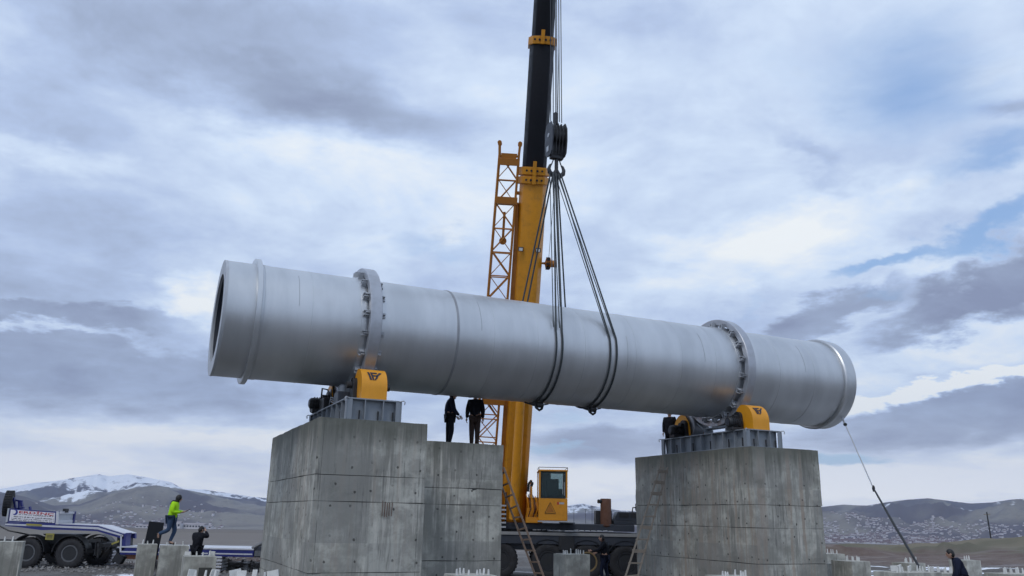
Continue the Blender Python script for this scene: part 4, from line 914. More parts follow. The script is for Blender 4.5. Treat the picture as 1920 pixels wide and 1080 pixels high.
# ------------------------------------------------------------------ ladders
def ladder(label, mat, tops, bots, nr_, w_=.05, d_=.09, rung=.028, plates=()):
    base = (bots[0] + bots[1]) / 2; root = empty('ladder', base, 0, label, 'ladder'); Mx = Matrix.Translation(-base)
    for a_, b_ in zip(tops, bots):
        b = MB(Mx); b.bar(b_, a_, w_, d_, up=(0, 1, .3)); b.build('rail', mat, root, bevel=.006)
    for k_ in range(nr_):
        f_ = (k_ + .6) / nr_; p, q_ = bots[0].lerp(tops[0], f_), bots[1].lerp(tops[1], f_ + random.uniform(-.008, .008))
        e = (q_ - p).normalized() * .05
        b = MB(Mx)
        if k_ in plates: b.bar(p - e, q_ + e, .03, .11, up=(0, 0, 1))
        else: b.bar(p - e, q_ + e, .035, rung * 1.6, up=(0, 0, 1))
        b.build('rung', mat, root, bevel=.004)
    return root
def onv(px, py, v):        # survey onto the plane v = const of the drum frame
    d = ray(px, py); t_ = ((ORG + BX * v - Vector((0, 0, CAM_H))).dot(BX)) / d.dot(BX); return Vector((0, 0, CAM_H)) + d * t_
def down(p, q_, z):        # carry the line p > q on to the height z
    k_ = (z - p.z) / (q_.z - p.z); return p + (q_ - p) * k_
tA = onv(944, 876, -.62); bA = down(tA, onv(1019, 1080, -.62), .0); off = BX * .50
ladder('brown wooden ladder leaning on the right side of the lower block', M_['wood'], (tA, tA + off - Vector((0, 0, .1))), (bA, bA + off), 12)
tB = onv(1252, 876, 1.1); bB = down(tB, onv(1196, 1080, 1.1), .0); tB2 = onv(1238, 876, 1.1); bB2 = down(tB2, onv(1173, 1080, 1.1), 0)
ladder('grey patched wooden ladder leaning against the left face of the right pier', M_['wood_grey'], (tB, tB2), (bB, bB2), 11, .045, .08, .03, (10, 8, 9, 5, 3))

# ------------------------------------------------------------------ small pedestals with wrapped anchor bolts
def pedestal(c, w_, d_, ztop, label, bolts, yaw=TH, shade_slab=None, seed=0, tall=.15):
    root = empty('pedestal', (c[0], c[1], 0), yaw, label, 'concrete pedestal', 'small concrete pedestals with bolts')
    pour('pedestal_block', M_['con_small'], root, Matrix(), -w_ / 2, w_ / 2, -d_ / 2, d_ / 2, -.3, ztop, seed + 11, .12, .004, 0, .012)
    if shade_slab: MB().b2((shade_slab[0], -d_ / 2 - .012, shade_slab[1]), (shade_slab[2], -d_ / 2 + .03, shade_slab[3])).build('shade_slab', M_['con_joint_and_shade'], root)  # dark slab on the face; its colour stands in for a shaded hollow
    r_ = random.Random(seed)
    for (bx_, by_) in bolts:
        h = tall * r_.uniform(.8, 1.25); lean = r_.uniform(-.02, .02)
        b = MB(); b.tube([(bx_, by_, ztop - .02), (bx_ + lean * .5, by_, ztop + h * .5), (bx_ + lean, by_ + lean, ztop + h)], [.026, .022, .016], 7); b.build('anchor_bolt', M_['wrap'], root, True)
    return root
def row(n, w_, y, skip=()): return [(-w_ / 2 + w_ * (i + .5) / n, y + .02 * ((i * 37) % 5 - 2)) for i in range(n) if i not in skip]
def plateau(root_, pieces, ztop, s):       # tilted offcuts of formwork board left among the bolts
    r_ = random.Random(s)
    for (x, y, w_, h) in pieces:
        MB().box((x, y, ztop + h / 2 + .005), (w_, .03, h), rot=(r_.uniform(-.3, .3), r_.uniform(-.25, .25), r_.uniform(-.6, .6))).build('board_offcut', M_['wrap'], root_)
P = at(14, 1012, 27.6); pedestal((P.x - .55, 28.2), 1.35, .9, 1.17, 'concrete pedestal at the left frame edge in front of the truck wheels', row(4, .9, -.2), seed=1)
P = at(268, 1016, 29.4); pedestal((P.x, 29.8), .62, .7, 1.12, 'narrow concrete pedestal just left of the black panel', row(3, .5, -.1), seed=2, tall=.12)
P = at(315, 1018, 29.0); pedestal((P.x, 29.6), .90, .85, 1.10, 'concrete pedestal under the feet of the walker in the bright jacket', row(3, .8, -.15), seed=3, tall=.12)
P = at(361, 1036, 22.0); q_ = pedestal((P.x + .05, 22.4), .78, .7, 1.13, 'concrete pedestal with a dark slab painted as a shaded hollow in front of the person in black', row(4, .62, -.05), shade_slab=(-.02, .45, .30, .86), seed=4, tall=.11); plateau(q_, [(-.3, .05, .14, .10), (.3, 0, .16, .11)], 1.13, 3)
P = at(368, 1076, 14.9); q_ = pedestal((P.x, 15.3), .70, .75, 1.10, 'low near pedestal with white bolts at the bottom edge left of the near slab', row(3, .5, -.1), seed=5, tall=.13); plateau(q_, [(-.2, .1, .14, .15), (.18, .1, .16, .14)], 1.10, 5)
P = at(458, 1076, 14.6); q_ = pedestal((P.x, 15.1), .86, .8, 1.11, 'near pedestal covered with white board offcuts at the foot of the left pier', row(2, .7, -.2), seed=6, tall=.14); plateau(q_, [(-.28, .1, .20, .17), (-.20, -.05, .16, .16), (.05, .15, .08, .16), (.36, .1, .20, .15)], 1.11, 7)
P = at(880, 1072, 17.0); pedestal((P.x, 17.4), .86, .7, 1.13, 'near pedestal with a row of upright white bolts in front of the lower block', row(9, .78, -.12, (4,)), seed=7, tall=.12)
P = at(1074, 1036, 27.6); pedestal((P.x, 28.1), .92, .8, 1.14, 'pedestal standing in front of the crane wheels', row(9, .86, -.1, (4,)), seed=8, tall=.14)
P = at(1380, 1073, 18.4); pedestal((P.x, 18.8), .86, .7, 1.12, 'near pedestal with short white bolts in front of the right pier', row(8, .78, -.1, (3,)), seed=9, tall=.11)
P = at(1557, 1037, 36.5); pedestal((P.x, 37), 1.15, 1.0, 1.02, 'far pedestal half hidden by the right pier edge', row(6, .9, -.2), seed=10, tall=.17)
P = at(1606, 1047, 27.0); pedestal((P.x, 27.5), .80, .85, 1.13, 'tall two toned pedestal a little right of the right pier', row(8, .72, -.1, (2,)), seed=11, tall=.14)
P = at(1570, 1058, 33); pedestal((P.x + .35, 34), .6, .6, .75, 'small low pedestal between two taller ones beside the right pier', row(3, .5, -.1), seed=12, tall=.14)
P = at(1722, 1068, 21.4); q_ = pedestal((P.x - .05, 21.9), 1.5, .8, 1.12, 'wide pedestal where the strap from the drum is tied', row(9, 1.3, -.15, (4,)), seed=13, tall=.14); plateau(q_, [(-.35, .1, .16, .14), (-.1, .15, .14, .15), (.2, .1, .12, .13)], 1.12, 9)
P = at(1716, 1055, 29); pedestal((P.x, 29.5), .8, .7, 1.02, 'far pedestal with white bolts behind the strap end', row(8, .72, -.1), seed=14, tall=.16)
P = at(1768, 1068, 24); pedestal((P.x + .05, 24.4), 1.1, .7, .98, 'pedestal with a line of bolts left of the stooping person', row(10, 1.0, -.1, (5,)), seed=15, tall=.14)
P = at(1822, 1045, 29.5); pedestal((P.x, 30), .72, .7, 1.13, 'pale pedestal just behind the stooping person in navy', row(3, .5, -.1), seed=16, tall=.15)
P = at(1905, 1068, 21.6); pedestal((P.x + .1, 22.1), .95, .7, 1.12, 'rightmost pedestal cut by the right frame edge', row(9, .85, -.1), seed=17, tall=.13)

# black panel leaning behind the narrow pedestals
P = at(287, 1000, 30.4)
pn = empty('black_panel', (P.x, 30.4, 0), .1, 'black board standing behind the two left pedestals', 'panel')
MB().box((0, 0, .92), (.52, .05, 1.86), rot=(0, .08, 0)).build('panel_board', M_['boom_black'], pn, bevel=.008)
MB().bar((-.15, .5, 0), (-.12, .03, 1.2), .05).build('prop', M_['boom_black'], pn)

# stacks of pale boards
def stack(px, py, Y, n, w_, label):
    P = at(px, py, Y); r_ = empty('board_stack', (P.x, Y, 0), .05, label, 'board stack')
    proto = MB().box((0, 0, 0), (w_, .9, .075)).build('board', M_['white'], r_, bevel=.008)
    for k_ in range(n):
        o_ = proto if k_ == 0 else share(proto, 'board', r_); o_.location = (random.uniform(-.03, .03), random.uniform(-.03, .03), .06 + k_ * .118); o_.rotation_euler = (0, 0, random.uniform(-.02, .02))
    for s in (-.35, .35):
        for k_ in range(n): MB().b2((s * w_ - .03, -.4, .0975 + k_ * .118 - .118), (s * w_ + .03, .4, .0215 + k_ * .118 + .001)).build('spacer', M_['wood_grey'], r_)
stack(199, 1050, 36.5, 6, .75, 'stack of pale boards under the neck of the trailer')
stack(402, 1050, 34.0, 5, .80, 'stack of pale boards right of the pedestal with the dark slab')
P = at(240, 1050, 38); rb_ = empty('steel_beam', (P.x, 38, 0), .0, 'rusty red steel beam lying on the gravel behind the trailer neck', 'steel beam')
for z0, z1, hh in ((.16, .19, .11), (.19, .42, .012), (.42, .45, .11)): MB().b2((-1.2, -hh, z0), (2.8, hh, z1)).build('flange' if hh > .05 else 'web', M_['rust'], rb_)
MB().b2((-1.0, -.2, -.02), (-.85, .2, .155)).build('sleeper', M_['wood_grey'], rb_); MB().b2((2.3, -.2, -.02), (2.45, .2, .155)).build('sleeper', M_['wood_grey'], rb_)

# ------------------------------------------------------------------ tractor unit (its rear bogie) and low loader
YT = 33.6
def tp(px, py, Y=YT): p = at(px, py, Y); return p.x, p.z
tx1, _ = tp(50, 1037); tx2, _ = tp(130, 1038)
tr = empty('tractor_truck', ((tx1 + tx2) / 2, YT + 1.2, 0), 0, 'dark tandem axle truck tail with round mudguards carrying the trailer neck', 'truck'); TMx = Matrix.Translation((-(tx1 + tx2) / 2, -(YT + 1.2), 0))
wt = None
for i, x in enumerate((tx1, tx2)):
    for s in (0, 1):
        if wt is None: wt = wheel(.555, .34, M_['rim']); o_ = wt
        else: o_ = copy_tree(wt)
        o_.parent = tr; o_.location = TMx @ Vector((x, YT + .15 if s == 0 else YT + 2.35, .555)); o_.rotation_euler = (0, .4 * i, 0 if s == 0 else math.pi)
    MB(TMx).tube([(x, YT + .2, .555), (x, YT + 2.3, .555)], .10, 10).build('axle', M_['black'], tr)
    pts = [(x + .69 * math.cos(a_), .555 + .69 * math.sin(a_)) for a_ in [R(4 + 13.2 * k_) for k_ in range(14)]]
    inn = [(x + .665 * math.cos(a_), .555 + .665 * math.sin(a_)) for a_ in [R(4 + 13.2 * k_) for k_ in range(14)]]
    for y0 in (YT - .06, YT + 2.1): MB(TMx).prism(pts + inn[::-1], y0, y0 + .48, 'Y').build('mudguard', M_['black'], tr)
b = MB(TMx); b.b2((tx1 - 3.2, YT + .75, .70), (tx2 + 1.0, YT + .85, .98)); b.b2((tx1 - 3.2, YT + 1.65, .70), (tx2 + 1.0, YT + 1.75, .98)); b.b2((tx1 - 1, YT + .85, .80), (tx1 - .9, YT + 1.65, .92)); b.b2((tx2 + .9, YT + .85, .76), (tx2 + 1.0, YT + 1.65, .96)); b.build('chassis_frame', M_['black'], tr)
b = MB(TMx); b.prism([((tx1 + tx2) / 2 - .62, 1.26), ((tx1 + tx2) / 2 + .62, 1.26), ((tx1 + tx2) / 2 + .34, 1.10), ((tx1 + tx2) / 2 + .30, .90), ((tx1 + tx2) / 2 - .30, .90), ((tx1 + tx2) / 2 - .34, 1.10)], YT + .5, YT + 2.0, 'Y'); b.build('fifth_wheel', M_['black'], tr, bevel=.02)
x, z = tp(96, 1006); MB(TMx).box((x, YT - .10, z), (.32, .03, .24)).build('warning_plate', M_['yellow_label'], tr)
for k_ in range(3): MB(TMx).box((x, YT - .119, z + .05 - .05 * k_), (.22, .006, .018)).build('plate_line', M_['dark_print'], tr)
x = tx2 + .98; MB(TMx).b2((x, YT - .05, .50), (x + .03, YT + .45, 1.02)).build('mud_flap', M_['black'], tr)
b = MB(TMx); b.b2((x + .05, YT - .02, .80), (x + .14, YT + 2.4, .95)); b.b2((x - .35, YT + .1, .98), (x + .14, YT + .2, 1.10)); b.b2((x + .09, YT + .0, .42), (x + .15, YT + .08, .80)); b.build('rear_bumper', M_['black'], tr, bevel=.01)
MB(TMx).tube([(tx1 - 2.0, YT + .6, 1.7), (tx1 - 1.2, YT + .6, 1.35), (tx1 - .4, YT + .7, 1.2), (tx1 + .4, YT + .8, 1.1)], .03, 6).build('air_hose', M_['black'], tr, True)

xs0, _ = tp(12, 980); xs1, _ = tp(108, 980)
lo = empty('low_loader_trailer', (tp(240, 1000)[0], YT + 1.3, 0), 0, 'blue and white low loader trailer with a printed signboard on its neck', 'trailer'); LM = Matrix.Translation((-tp(240, 1000)[0], -(YT + 1.3), 0))
YB = YT + 1.15; YD = YT + 2.5
def poly_px(pts): return [tp(*p) for p in pts]
# goose neck: cranked beams near and far, deck sheet on top
neck = [(10, 979), (108, 983), (184, 986), (232, 1001), (232, 1011), (182, 996), (108, 993), (78, 994), (40, 989), (10, 986)]
for y0 in (YT, YB - .14): MB(LM).prism(poly_px(neck), y0, y0 + .14, 'Y').build('neck_beam', M_['blue'], lo)
st = [(10, 981.5), (108, 985.5), (184, 988.5), (231, 1003), (231, 1006), (183, 992.5), (108, 989), (10, 984.5)]
MB(LM).prism(poly_px(st), YT - .012, YT - .002, 'Y').build('white_stripe', M_['white'], lo)
dk = [(112, 981.6), (184, 984.6), (232, 999.5), (232, 1001), (184, 986), (112, 983)]
MB(LM).prism(poly_px(dk), YT + .02, YB - .02, 'Y').build('neck_deck', M_['white'], lo)
nf = [(228, 1002), (239, 1000), (236, 1010), (234, 1032), (222, 1036), (224, 1008)]
MB(LM).prism(poly_px([(226, 1003), (238, 999), (236, 1008), (234, 1030), (225, 1036)]), YT, YT + .45, 'Y').build('neck_upright', M_['blue'], lo, bevel=.01)
MB(LM).prism(poly_px([(226, 1004), (229, 1003.4), (227.5, 1035), (224.5, 1036)]), YT - .012, YT - .002, 'Y').build('white_stripe', M_['white'], lo)
MB(LM).prism(poly_px([(210, 1004), (226, 1006), (224, 1028), (209, 1022)]), YT + .46, YB, 'Y').build('neck_box', M_['black'], lo)
# low deck
xd0, xd1 = tp(226, 1030)[0], tp(476, 1030)[0]
MB(LM).b2((xd0, YT, .56), (xd1, YT + .12, .82)).build('deck_beam', M_['blue'], lo, bevel=.01); MB(LM).b2((xd0, YD - .12, .56), (xd1, YD, .82)).build('deck_beam', M_['blue'], lo)
MB(LM).b2((xd0, YT + .12, .60), (xd1, YD - .12, .70)).build('deck_floor', M_['black'], lo)
n = 9
for k_ in range(n):
    xa, xb = xd0 + (xd1 - xd0) * k_ / n + .006, xd0 + (xd1 - xd0) * (k_ + 1) / n - .006
    MB(LM).b2((xa, YT - .02, .822), (xb, YD, .875)).build('deck_plank', M_['white'], lo)
for k_ in range(3):
    xa, xb = xd0 + (xd1 - xd0) * k_ / 3 + .04, xd0 + (xd1 - xd0) * (k_ + 1) / 3 - .04
    MB(LM).b2((xa, YT - .012, .64), (xb, YT - .002, .69)).build('white_stripe', M_['white'], lo)
MB(LM).b2((xd1, YT + .1, .55), (xd1 + .5, YD, .98)).build('rear_block', M_['chassis'], lo, bevel=.03)
b = MB(LM); b.tube([(xd1 - .1, YT + .1, .88), (xd1 + .25, YT + .15, 1.08), (xd1 + .45, YT + .2, .98)], .07, 8); b.b2((xd1 + .05, YT - .04, .60), (xd1 + .35, YT + .1, .80)); b.build('ramp_hinge', M_['rim'], lo, True)
b = MB(LM); b.tube([(tp(214, 1034)[0], YT + .2, .78), (tp(218, 1040)[0], YT + .25, .55), (tp(206, 1050)[0], YT + .25, .25)], .07, 7); b.tube([(tp(195, 1036)[0], YT + .1, .62), (tp(208, 1024)[0], YT + .1, .92)], .022, 5); b.box((tp(218, 1046)[0], YT + .3, .40), (.35, .3, .32), rot=(0, .5, 0)); b.build('support_leg', M_['black'], lo, True)
b = MB(LM); b.box((tp(216, 1021)[0], YT + .0, 1.0), (.30, .02, .07), rot=(0, -.4, 0)); b.build('tie_strap', M_['yellow_label'], lo)
# tray with the signboard on its near side
z0 = 1.62
sgn_p = poly_px([(15, 978.5), (18.5, 953.5), (106, 959.5), (104.5, 982.5)])
MB(LM).prism(sgn_p, YT + .0, YT + .03, 'Y').build('tray_side', M_['blue'], lo)
inner = poly_px([(17.5, 976.2), (20.6, 955.6), (103.6, 961.6), (102.2, 980.4)])
sb = MB(LM).prism(inner, YT - .012, YT - .002, 'Y').build('signboard', M_['board_white'], lo); sb['label'] = 'white printed signboard with red lettering'
MB(LM).prism(poly_px([(11, 980), (15.4, 953), (18.2, 953.2), (14.8, 978.5)]), YT - .03, YT + .05, 'Y').build('corner_post', M_['light_steel'], lo)
MB(LM).prism(poly_px([(104.8, 983), (106.3, 959), (110.5, 959.5), (110.0, 983.3)]), YT - .03, YT + .05, 'Y').build('corner_post', M_['white'], lo)
# tray end wall runs back from the corner
e0 = tp(108, 983); e1 = tp(108, 960)
MB(LM).b2((e0[0] - .02, YT + .05, e0[1]), (e0[0] + .03, YB, e0[1] + .16)).build('tray_end', M_['white'], lo, bevel=.01)
MB(LM).b2((e0[0] - .02, YT + .05, e1[1] - .07), (e0[0] + .05, YB, e1[1] + .02)).build('tray_end_rail', M_['white'], lo, bevel=.01)
MB(LM).b2((e0[0] - .01, YT + .06, e0[1] + .161), (e0[0] + .01, YB - .02, e1[1] - .071)).build('tray_end_sheet', M_['light_steel'], lo)
MB(LM).b2((e0[0] - .03, YB - .08, e0[1]), (e0[0] + .06, YB + .02, e1[1] + .03)).build('tray_end_post', M_['blue'], lo)
MB(LM).b2((tp(15, 960)[0], YB - .05, z0), (e0[0], YB, tp(60, 958)[1])).build('tray_far_side', M_['blue'], lo)
MB(LM).b2((tp(15, 960)[0], YT + .05, z0 - .03), (e0[0], YB - .05, z0 + .0)).build('tray_floor', M_['chassis'], lo)
x, z = tp(114, 956); MB(LM).b2((x - .08, YT + .3, z - .1), (x + .06, YT + .5, z + .05)).build('tray_latch', M_['black'], lo)
x, z = tp(65, 983.5); MB(LM).prism(poly_px([(50, 981.5), (79, 983), (79, 986.5), (50, 985)]), YT - .035, YT - .015, 'Y').build('marker_lamp', M_['yellow_label'], lo)
# spare wheel standing at the nose, with carrier
sp = wheel(.49, .30, M_['rim']); sp.name = 'spare_wheel'; sp.parent = lo
x, z = tp(19, 944, YT + 1.3); sp.location = LM @ Vector((x, YT + 1.2, z)); sp.rotation_euler = (0, .08, R(112))
b = MB(LM)
for (p, q_) in (((26, 933), (30, 956)), ((30, 938), (42, 940)), ((36, 938), (36, 956)), ((20, 956), (45, 952)), ((56, 950), (58, 958)), ((40, 940), (42, 950))):
    a_, c_ = at(*p, YT + 1.3), at(*q_, YT + 1.3); b.bar(a_, c_, .07, .10, up=(0, 1, 0))
b.build('spare_carrier', M_['blue'], lo, bevel=.006)
# lettering on the board
def lay_text(body, x0, z0, x1, z1, mat, name, slope, y, parent, Mx, bold=.0, sx=None):
    cu = bpy.data.curves.new(name, 'FONT'); cu.body = body; cu.size = 1; cu.extrude = .0; cu.offset = bold; cu.resolution_u = 3
    o_ = bpy.data.objects.new(name, cu); scene.collection.objects.link(o_)
    dg = bpy.context.evaluated_depsgraph_get(); me_ = bpy.data.meshes.new_from_object(o_.evaluated_get(dg)); bpy.data.objects.remove(o_)
    co = np.array([v.co[:] for v in me_.vertices]); mn, mxx = co.min(0), co.max(0)
    for v in me_.vertices:
        fx = (v.co.x - mn[0]) / (mxx[0] - mn[0]); fz = (v.co.y - mn[1]) / (mxx[1] - mn[1])
        p = Mx @ Vector((x0 + (x1 - x0) * fx, y, z0 + (z1 - z0) * fz + slope * (x1 - x0) * fx)); v.co = p
    me_.materials.clear(); me_.materials.append(mat)
    t_ = bpy.data.objects.new(name, me_); scene.collection.objects.link(t_); t_.parent = parent; return t_
SL = (tp(103.6, 961.6)[1] - tp(20.6, 955.6)[1]) / (tp(103.6, 961.6)[0] - tp(20.6, 955.6)[0]); SL2 = (tp(102.2, 980.4)[1] - tp(17.5, 976.2)[1]) / (tp(102.2, 980.4)[0] - tp(17.5, 976.2)[0])
yy = YT - .016
def line(body, ax, ay, bx_, hpx, mat, nm, bold=.0, f=.5):
    x0, z1_ = tp(ax, ay, yy); x1 = tp(bx_, ay, yy)[0]; lay_text(body, x0, z1_ - hpx / 46.0, x1, z1_, mat, nm, SL * (1 - f) + SL2 * f, yy, sb, LM, bold)
line('ERDİNÇ', 36.5, 956.2, 102, 6.6, M_['red_print'], 'red_lettering', .025, .1)
line('NAKLİYAT', 63, 964.4, 102, 2.7, M_['dark_print'], 'dark_lettering', .02, .4)
# the small print is too fine to read: rows of short uneven strokes
rp = random.Random(3); fine_print = MB(LM)
for (ax, ay, bx_, hp) in ((35.5, 963.4, 60, 1.3), (26, 967.2, 101.5, 1.7), (22, 970.6, 101.5, 1.4), (21.5, 973.6, 100.5, 1.3)):
    x0, zt = tp(ax, ay, yy); x1 = tp(bx_, ay, yy)[0]; x = x0
    while x < x1:
        wd = rp.uniform(.015, .05); hh = hp / 46 * rp.uniform(.55, 1); zz_ = zt - hp / 46 + (x - x0) * SL
        fine_print.b2((x, yy - .001, zz_), (min(x + wd, x1), yy + .001, zz_ + hh)); x += wd + rp.choice((.008, .012, .04))
tag(fine_print.build('fine_print', M_['dark_print'], sb), kind='stuff')
x, z = tp(28.5, 960.6, yy); gl = MB(LM); gl.lathe([(0, .105), (.003, .105), (.003, .0)], 'Y', 24, (x, yy, z), M=None); gl.build('globe_disc', M_['blue_print'], sb)
gl = MB(LM); gl.lathe([(0, .075), (.003, .075), (.003, .0)], 'Y', 20, (x - .05, yy - .005, z + .01)); gl.build('globe_gap', M_['board_white'], sb)

# loose stones on the site
stones = MB(); r_ = random.Random(5)
for k_ in range(2600):
    Y = r_.uniform(31, 41); X = r_.uniform(-24, -8.5) if k_ % 5 else r_.uniform(13, 30)
    s = r_.choice((.03, .04, .05, .07, .10)) * r_.uniform(.7, 1.3); z = ground_z(X, Y)
    Mx = Matrix.Translation((X, Y, z + s * .2)) @ Euler((r_.random() * 3, r_.random() * 3, r_.random() * 3)).to_matrix().to_4x4()
    o_ = len(stones.v); vs_ = [(s * r_.uniform(.6, 1), 0, 0), (-s * r_.uniform(.6, 1), 0, 0), (0, s * r_.uniform(.6, 1), 0), (0, -s * r_.uniform(.6, 1), 0), (0, 0, s * .6), (0, 0, -s * .6)]
    stones._add(vs_, [(0, 2, 4), (2, 1, 4), (1, 3, 4), (3, 0, 4), (2, 0, 5), (1, 2, 5), (3, 1, 5), (0, 3, 5)], Mx)
so = stones.build('gravel', paint('gravel_stone', (.23, .22, .21), .9, 0, .5), fix=False); tag(so, 'loose gravel stones over the muddy site', kind='stuff')
# ------------------------------------------------------------------ people
def skin_mesh(chains, root=0, sub=1):
    """chains: (verts, edges, radii) grown into one continuous surface"""
    vs_, es_, rs_ = chains
    me_ = bpy.data.meshes.new('tmp'); me_.from_pydata([tuple(v) for v in vs_], es_, [])
    o_ = bpy.data.objects.new('tmp', me_); scene.collection.objects.link(o_)
    o_.modifiers.new('s', 'SKIN')
    for i, r_ in enumerate(rs_):
        sv = me_.skin_vertices[0].data[i]; sv.radius = r_ if isinstance(r_, tuple) else (r_, r_); sv.use_root = (i == root)
    if sub: sd = o_.modifiers.new('d', 'SUBSURF'); sd.levels = sub; sd.render_levels = sub
    dg = bpy.context.evaluated_depsgraph_get(); out = bpy.data.meshes.new_from_object(o_.evaluated_get(dg))
    bpy.data.objects.remove(o_); return out
def merge(parts, name, mat, parent):
    bm = bmesh.new()
    for p in parts: bm.from_mesh(p)
    me_ = bpy.data.meshes.new(name); bm.to_mesh(me_); bm.free(); me_.materials.append(mat)
    me_.polygons.foreach_set('use_smooth', [True] * len(me_.polygons))
    o_ = bpy.data.objects.new(name, me_); scene.collection.objects.link(o_); o_.parent = parent; return o_
BASE = dict(pelvis=(0, 0, .95), spine=(0, 0, 1.12), chest=(0, .005, 1.32), neck=(0, 0, 1.47), head=(0, .02, 1.62),
            shL=(-.18, 0, 1.40), elL=(-.23, -.02, 1.13), wrL=(-.24, .06, .90), shR=(.18, 0, 1.40), elR=(.23, -.02, 1.13), wrR=(.24, .06, .90),
            hiL=(-.09, 0, .90), knL=(-.10, .02, .50), anL=(-.10, -.02, .09), toL=(-.11, .15, .035), hiR=(.09, 0, .90), knR=(.10, .02, .50), anR=(.10, -.02, .09), toR=(.11, .15, .035))
def person(loc, rz, label, pose, top, legs, shoes, hat='hair', scale=1.0, gloves=None, hood=False, bulk=1.0, coat=False, headrot=(0, 0, 0)):
    J = {k_: Vector(v) for k_, v in {**BASE, **pose}.items()}
    root = empty('person', loc, rz, label, 'person'); root.scale = (scale,) * 3
    names = ['pelvis', 'spine', 'chest', 'neck', 'headb', 'shL', 'elL', 'wrL', 'shR', 'elR', 'wrR', 'hiL', 'knL', 'anL', 'toL', 'hiR', 'knR', 'anR', 'toR']
    J['headb'] = J['neck'].lerp(J['head'], .55)
    rad = dict(pelvis=.13, spine=.12, chest=.135, neck=.055, headb=.05, shL=.062, elL=.044, wrL=.028, shR=.062, elR=.044, wrR=.028, hiL=.088, knL=.058, anL=.040, toL=.035, hiR=.088, knR=.058, anR=.040, toR=.035)
    E_ = [('pelvis', 'spine'), ('spine', 'chest'), ('chest', 'neck'), ('neck', 'headb'), ('chest', 'shL'), ('shL', 'elL'), ('elL', 'wrL'), ('chest', 'shR'), ('shR', 'elR'), ('elR', 'wrR'), ('pelvis', 'hiL'), ('hiL', 'knL'), ('knL', 'anL'), ('anL', 'toL'), ('pelvis', 'hiR'), ('hiR', 'knR'), ('knR', 'anR'), ('anR', 'toR')]
    def grow(keep, add, rootn, over={}):
        ns = [n_ for n_ in names if n_ in keep]; return skin_mesh(([J[n_] for n_ in ns], [(ns.index(a_), ns.index(b_)) for a_, b_ in E_ if a_ in keep and b_ in keep], [over.get(n_, rad[n_] * bulk + add) for n_ in ns]), ns.index(rootn))
    parts = [grow(names, 0, 'pelvis')]
    for s, sx in (('L', -1), ('R', 1)):            # hands
        wv, ev = J['wr' + s], J['el' + s]; d = (wv - ev).normalized(); side = d.cross(Vector((0, 1, .2))).normalized(); fw = side.cross(d).normalized()
        palm = wv + d * .06
        parts.append(skin_mesh(([wv, palm, wv + d * .09], [(0, 1), (1, 2)], [(.024, .024), (.036, .020), (.034, .017)]), 0, 1))
        for f_ in range(4):
            o_ = fw * ((f_ - 1.5) * .020); L_ = (.060, .074, .078, .066)[f_]; p0 = palm + o_ * .7; p1 = palm + d * .035 + o_; p2 = p1 + d * L_ * .5 - side * sx * .010; p3 = p2 + d * L_ * .4 - side * sx * .030
            parts.append(skin_mesh(([p0, p1, p2, p3], [(0, 1), (1, 2), (2, 3)], [.010, .0095, .0085, .007]), 0, 1))
        p0 = wv + d * .02; p1 = p0 + d * .025 + fw * .035; p2 = p1 + d * .03 + fw * .012 - side * sx * .01
        parts.append(skin_mesh(([p0, p1, p2], [(0, 1), (1, 2)], [.013, .011, .009]), 0, 1))
    Hm = Matrix.Translation(J['head']) @ Euler(headrot).to_matrix().to_4x4()
    hb_ = MB(Hm); hb_.ell((0, 0, 0), (.074, .095, .112), 18, 12); hb_.ell((0, .035, -.055), (.052, .055, .055), 12, 8)
    hb_.tube([(0, .088, .02), (0, .112, -.018), (0, .098, -.032)], [.010, .016, .010], 6)
    for s in (-1, 1): hb_.ell((s * .076, -.005, -.01), (.010, .020, .030), 8, 6)
    for z in (-.056, -.066): hb_.tube([(-.024, .084, z), (0, .092, z), (.024, .084, z)], .006, 5)
    me_h = bpy.data.meshes.new('h'); me_h.from_pydata(hb_.v, [], hb_.f); parts.append(me_h)
    merge(parts, 'body', M_['skin'], root)
    ey = MB(Hm)
    for s in (-1, 1): ey.ell((s * .030, .084, .014), (.011, .010, .007), 8, 6); ey.tube([(s * .015, .092, .032), (s * .046, .084, .034)], .005, 4)
    ey.build('eyes', M_['hair'], root, True)
    hr = MB(Hm)
    if hat == 'hair': hr.ell((0, -.012, .012), (.082, .098, .115), 18, 8, lo=0, hi=.52); hr.ell((0, -.035, -.01), (.080, .074, .10), 16, 9)
    elif hat == 'cap': hr.ell((0, -.006, .018), (.086, .104, .112), 18, 8, lo=0, hi=.5); hr.ell((0, -.035, -.01), (.083, .078, .10), 16, 9); hr.box((0, .115, .03), (.12, .08, .012))
    else: hr.ell((0, -.010, .010), (.090, .104, .125), 18, 10); hr.ell((0, -.02, -.09), (.085, .085, .06), 14, 7)
    hr.build('hair' if hat == 'hair' else hat, M_['hair'], root, True)
    if hat == 'hood':
        fc = MB(Hm); fc.ell((0, .075, -.005), (.050, .038, .070), 12, 8); fc.build('face_opening', M_['skin'], root, True)
    tn = ['pelvis', 'spine', 'chest', 'neck', 'shL', 'elL', 'wrL', 'shR', 'elR', 'wrR']
    Jp = J['pelvis'].copy(); J['pelvis'] = Jp - Vector((0, 0, .10 if coat or hood else .03))
    jk = merge([grow(tn, .026, 'chest', {'neck': .068, 'wrL': .040, 'wrR': .040, 'pelvis': (.185 * bulk) if coat else .165 * bulk})], 'jacket', top, root); J['pelvis'] = Jp
    if hood: hb2 = MB(); p = J['neck']; hb2.ell((p.x, p.y - .10, p.z - .05), (.13, .10, .12), 14, 9); hb2.build('hood', M_['black_cloth'], jk, True)
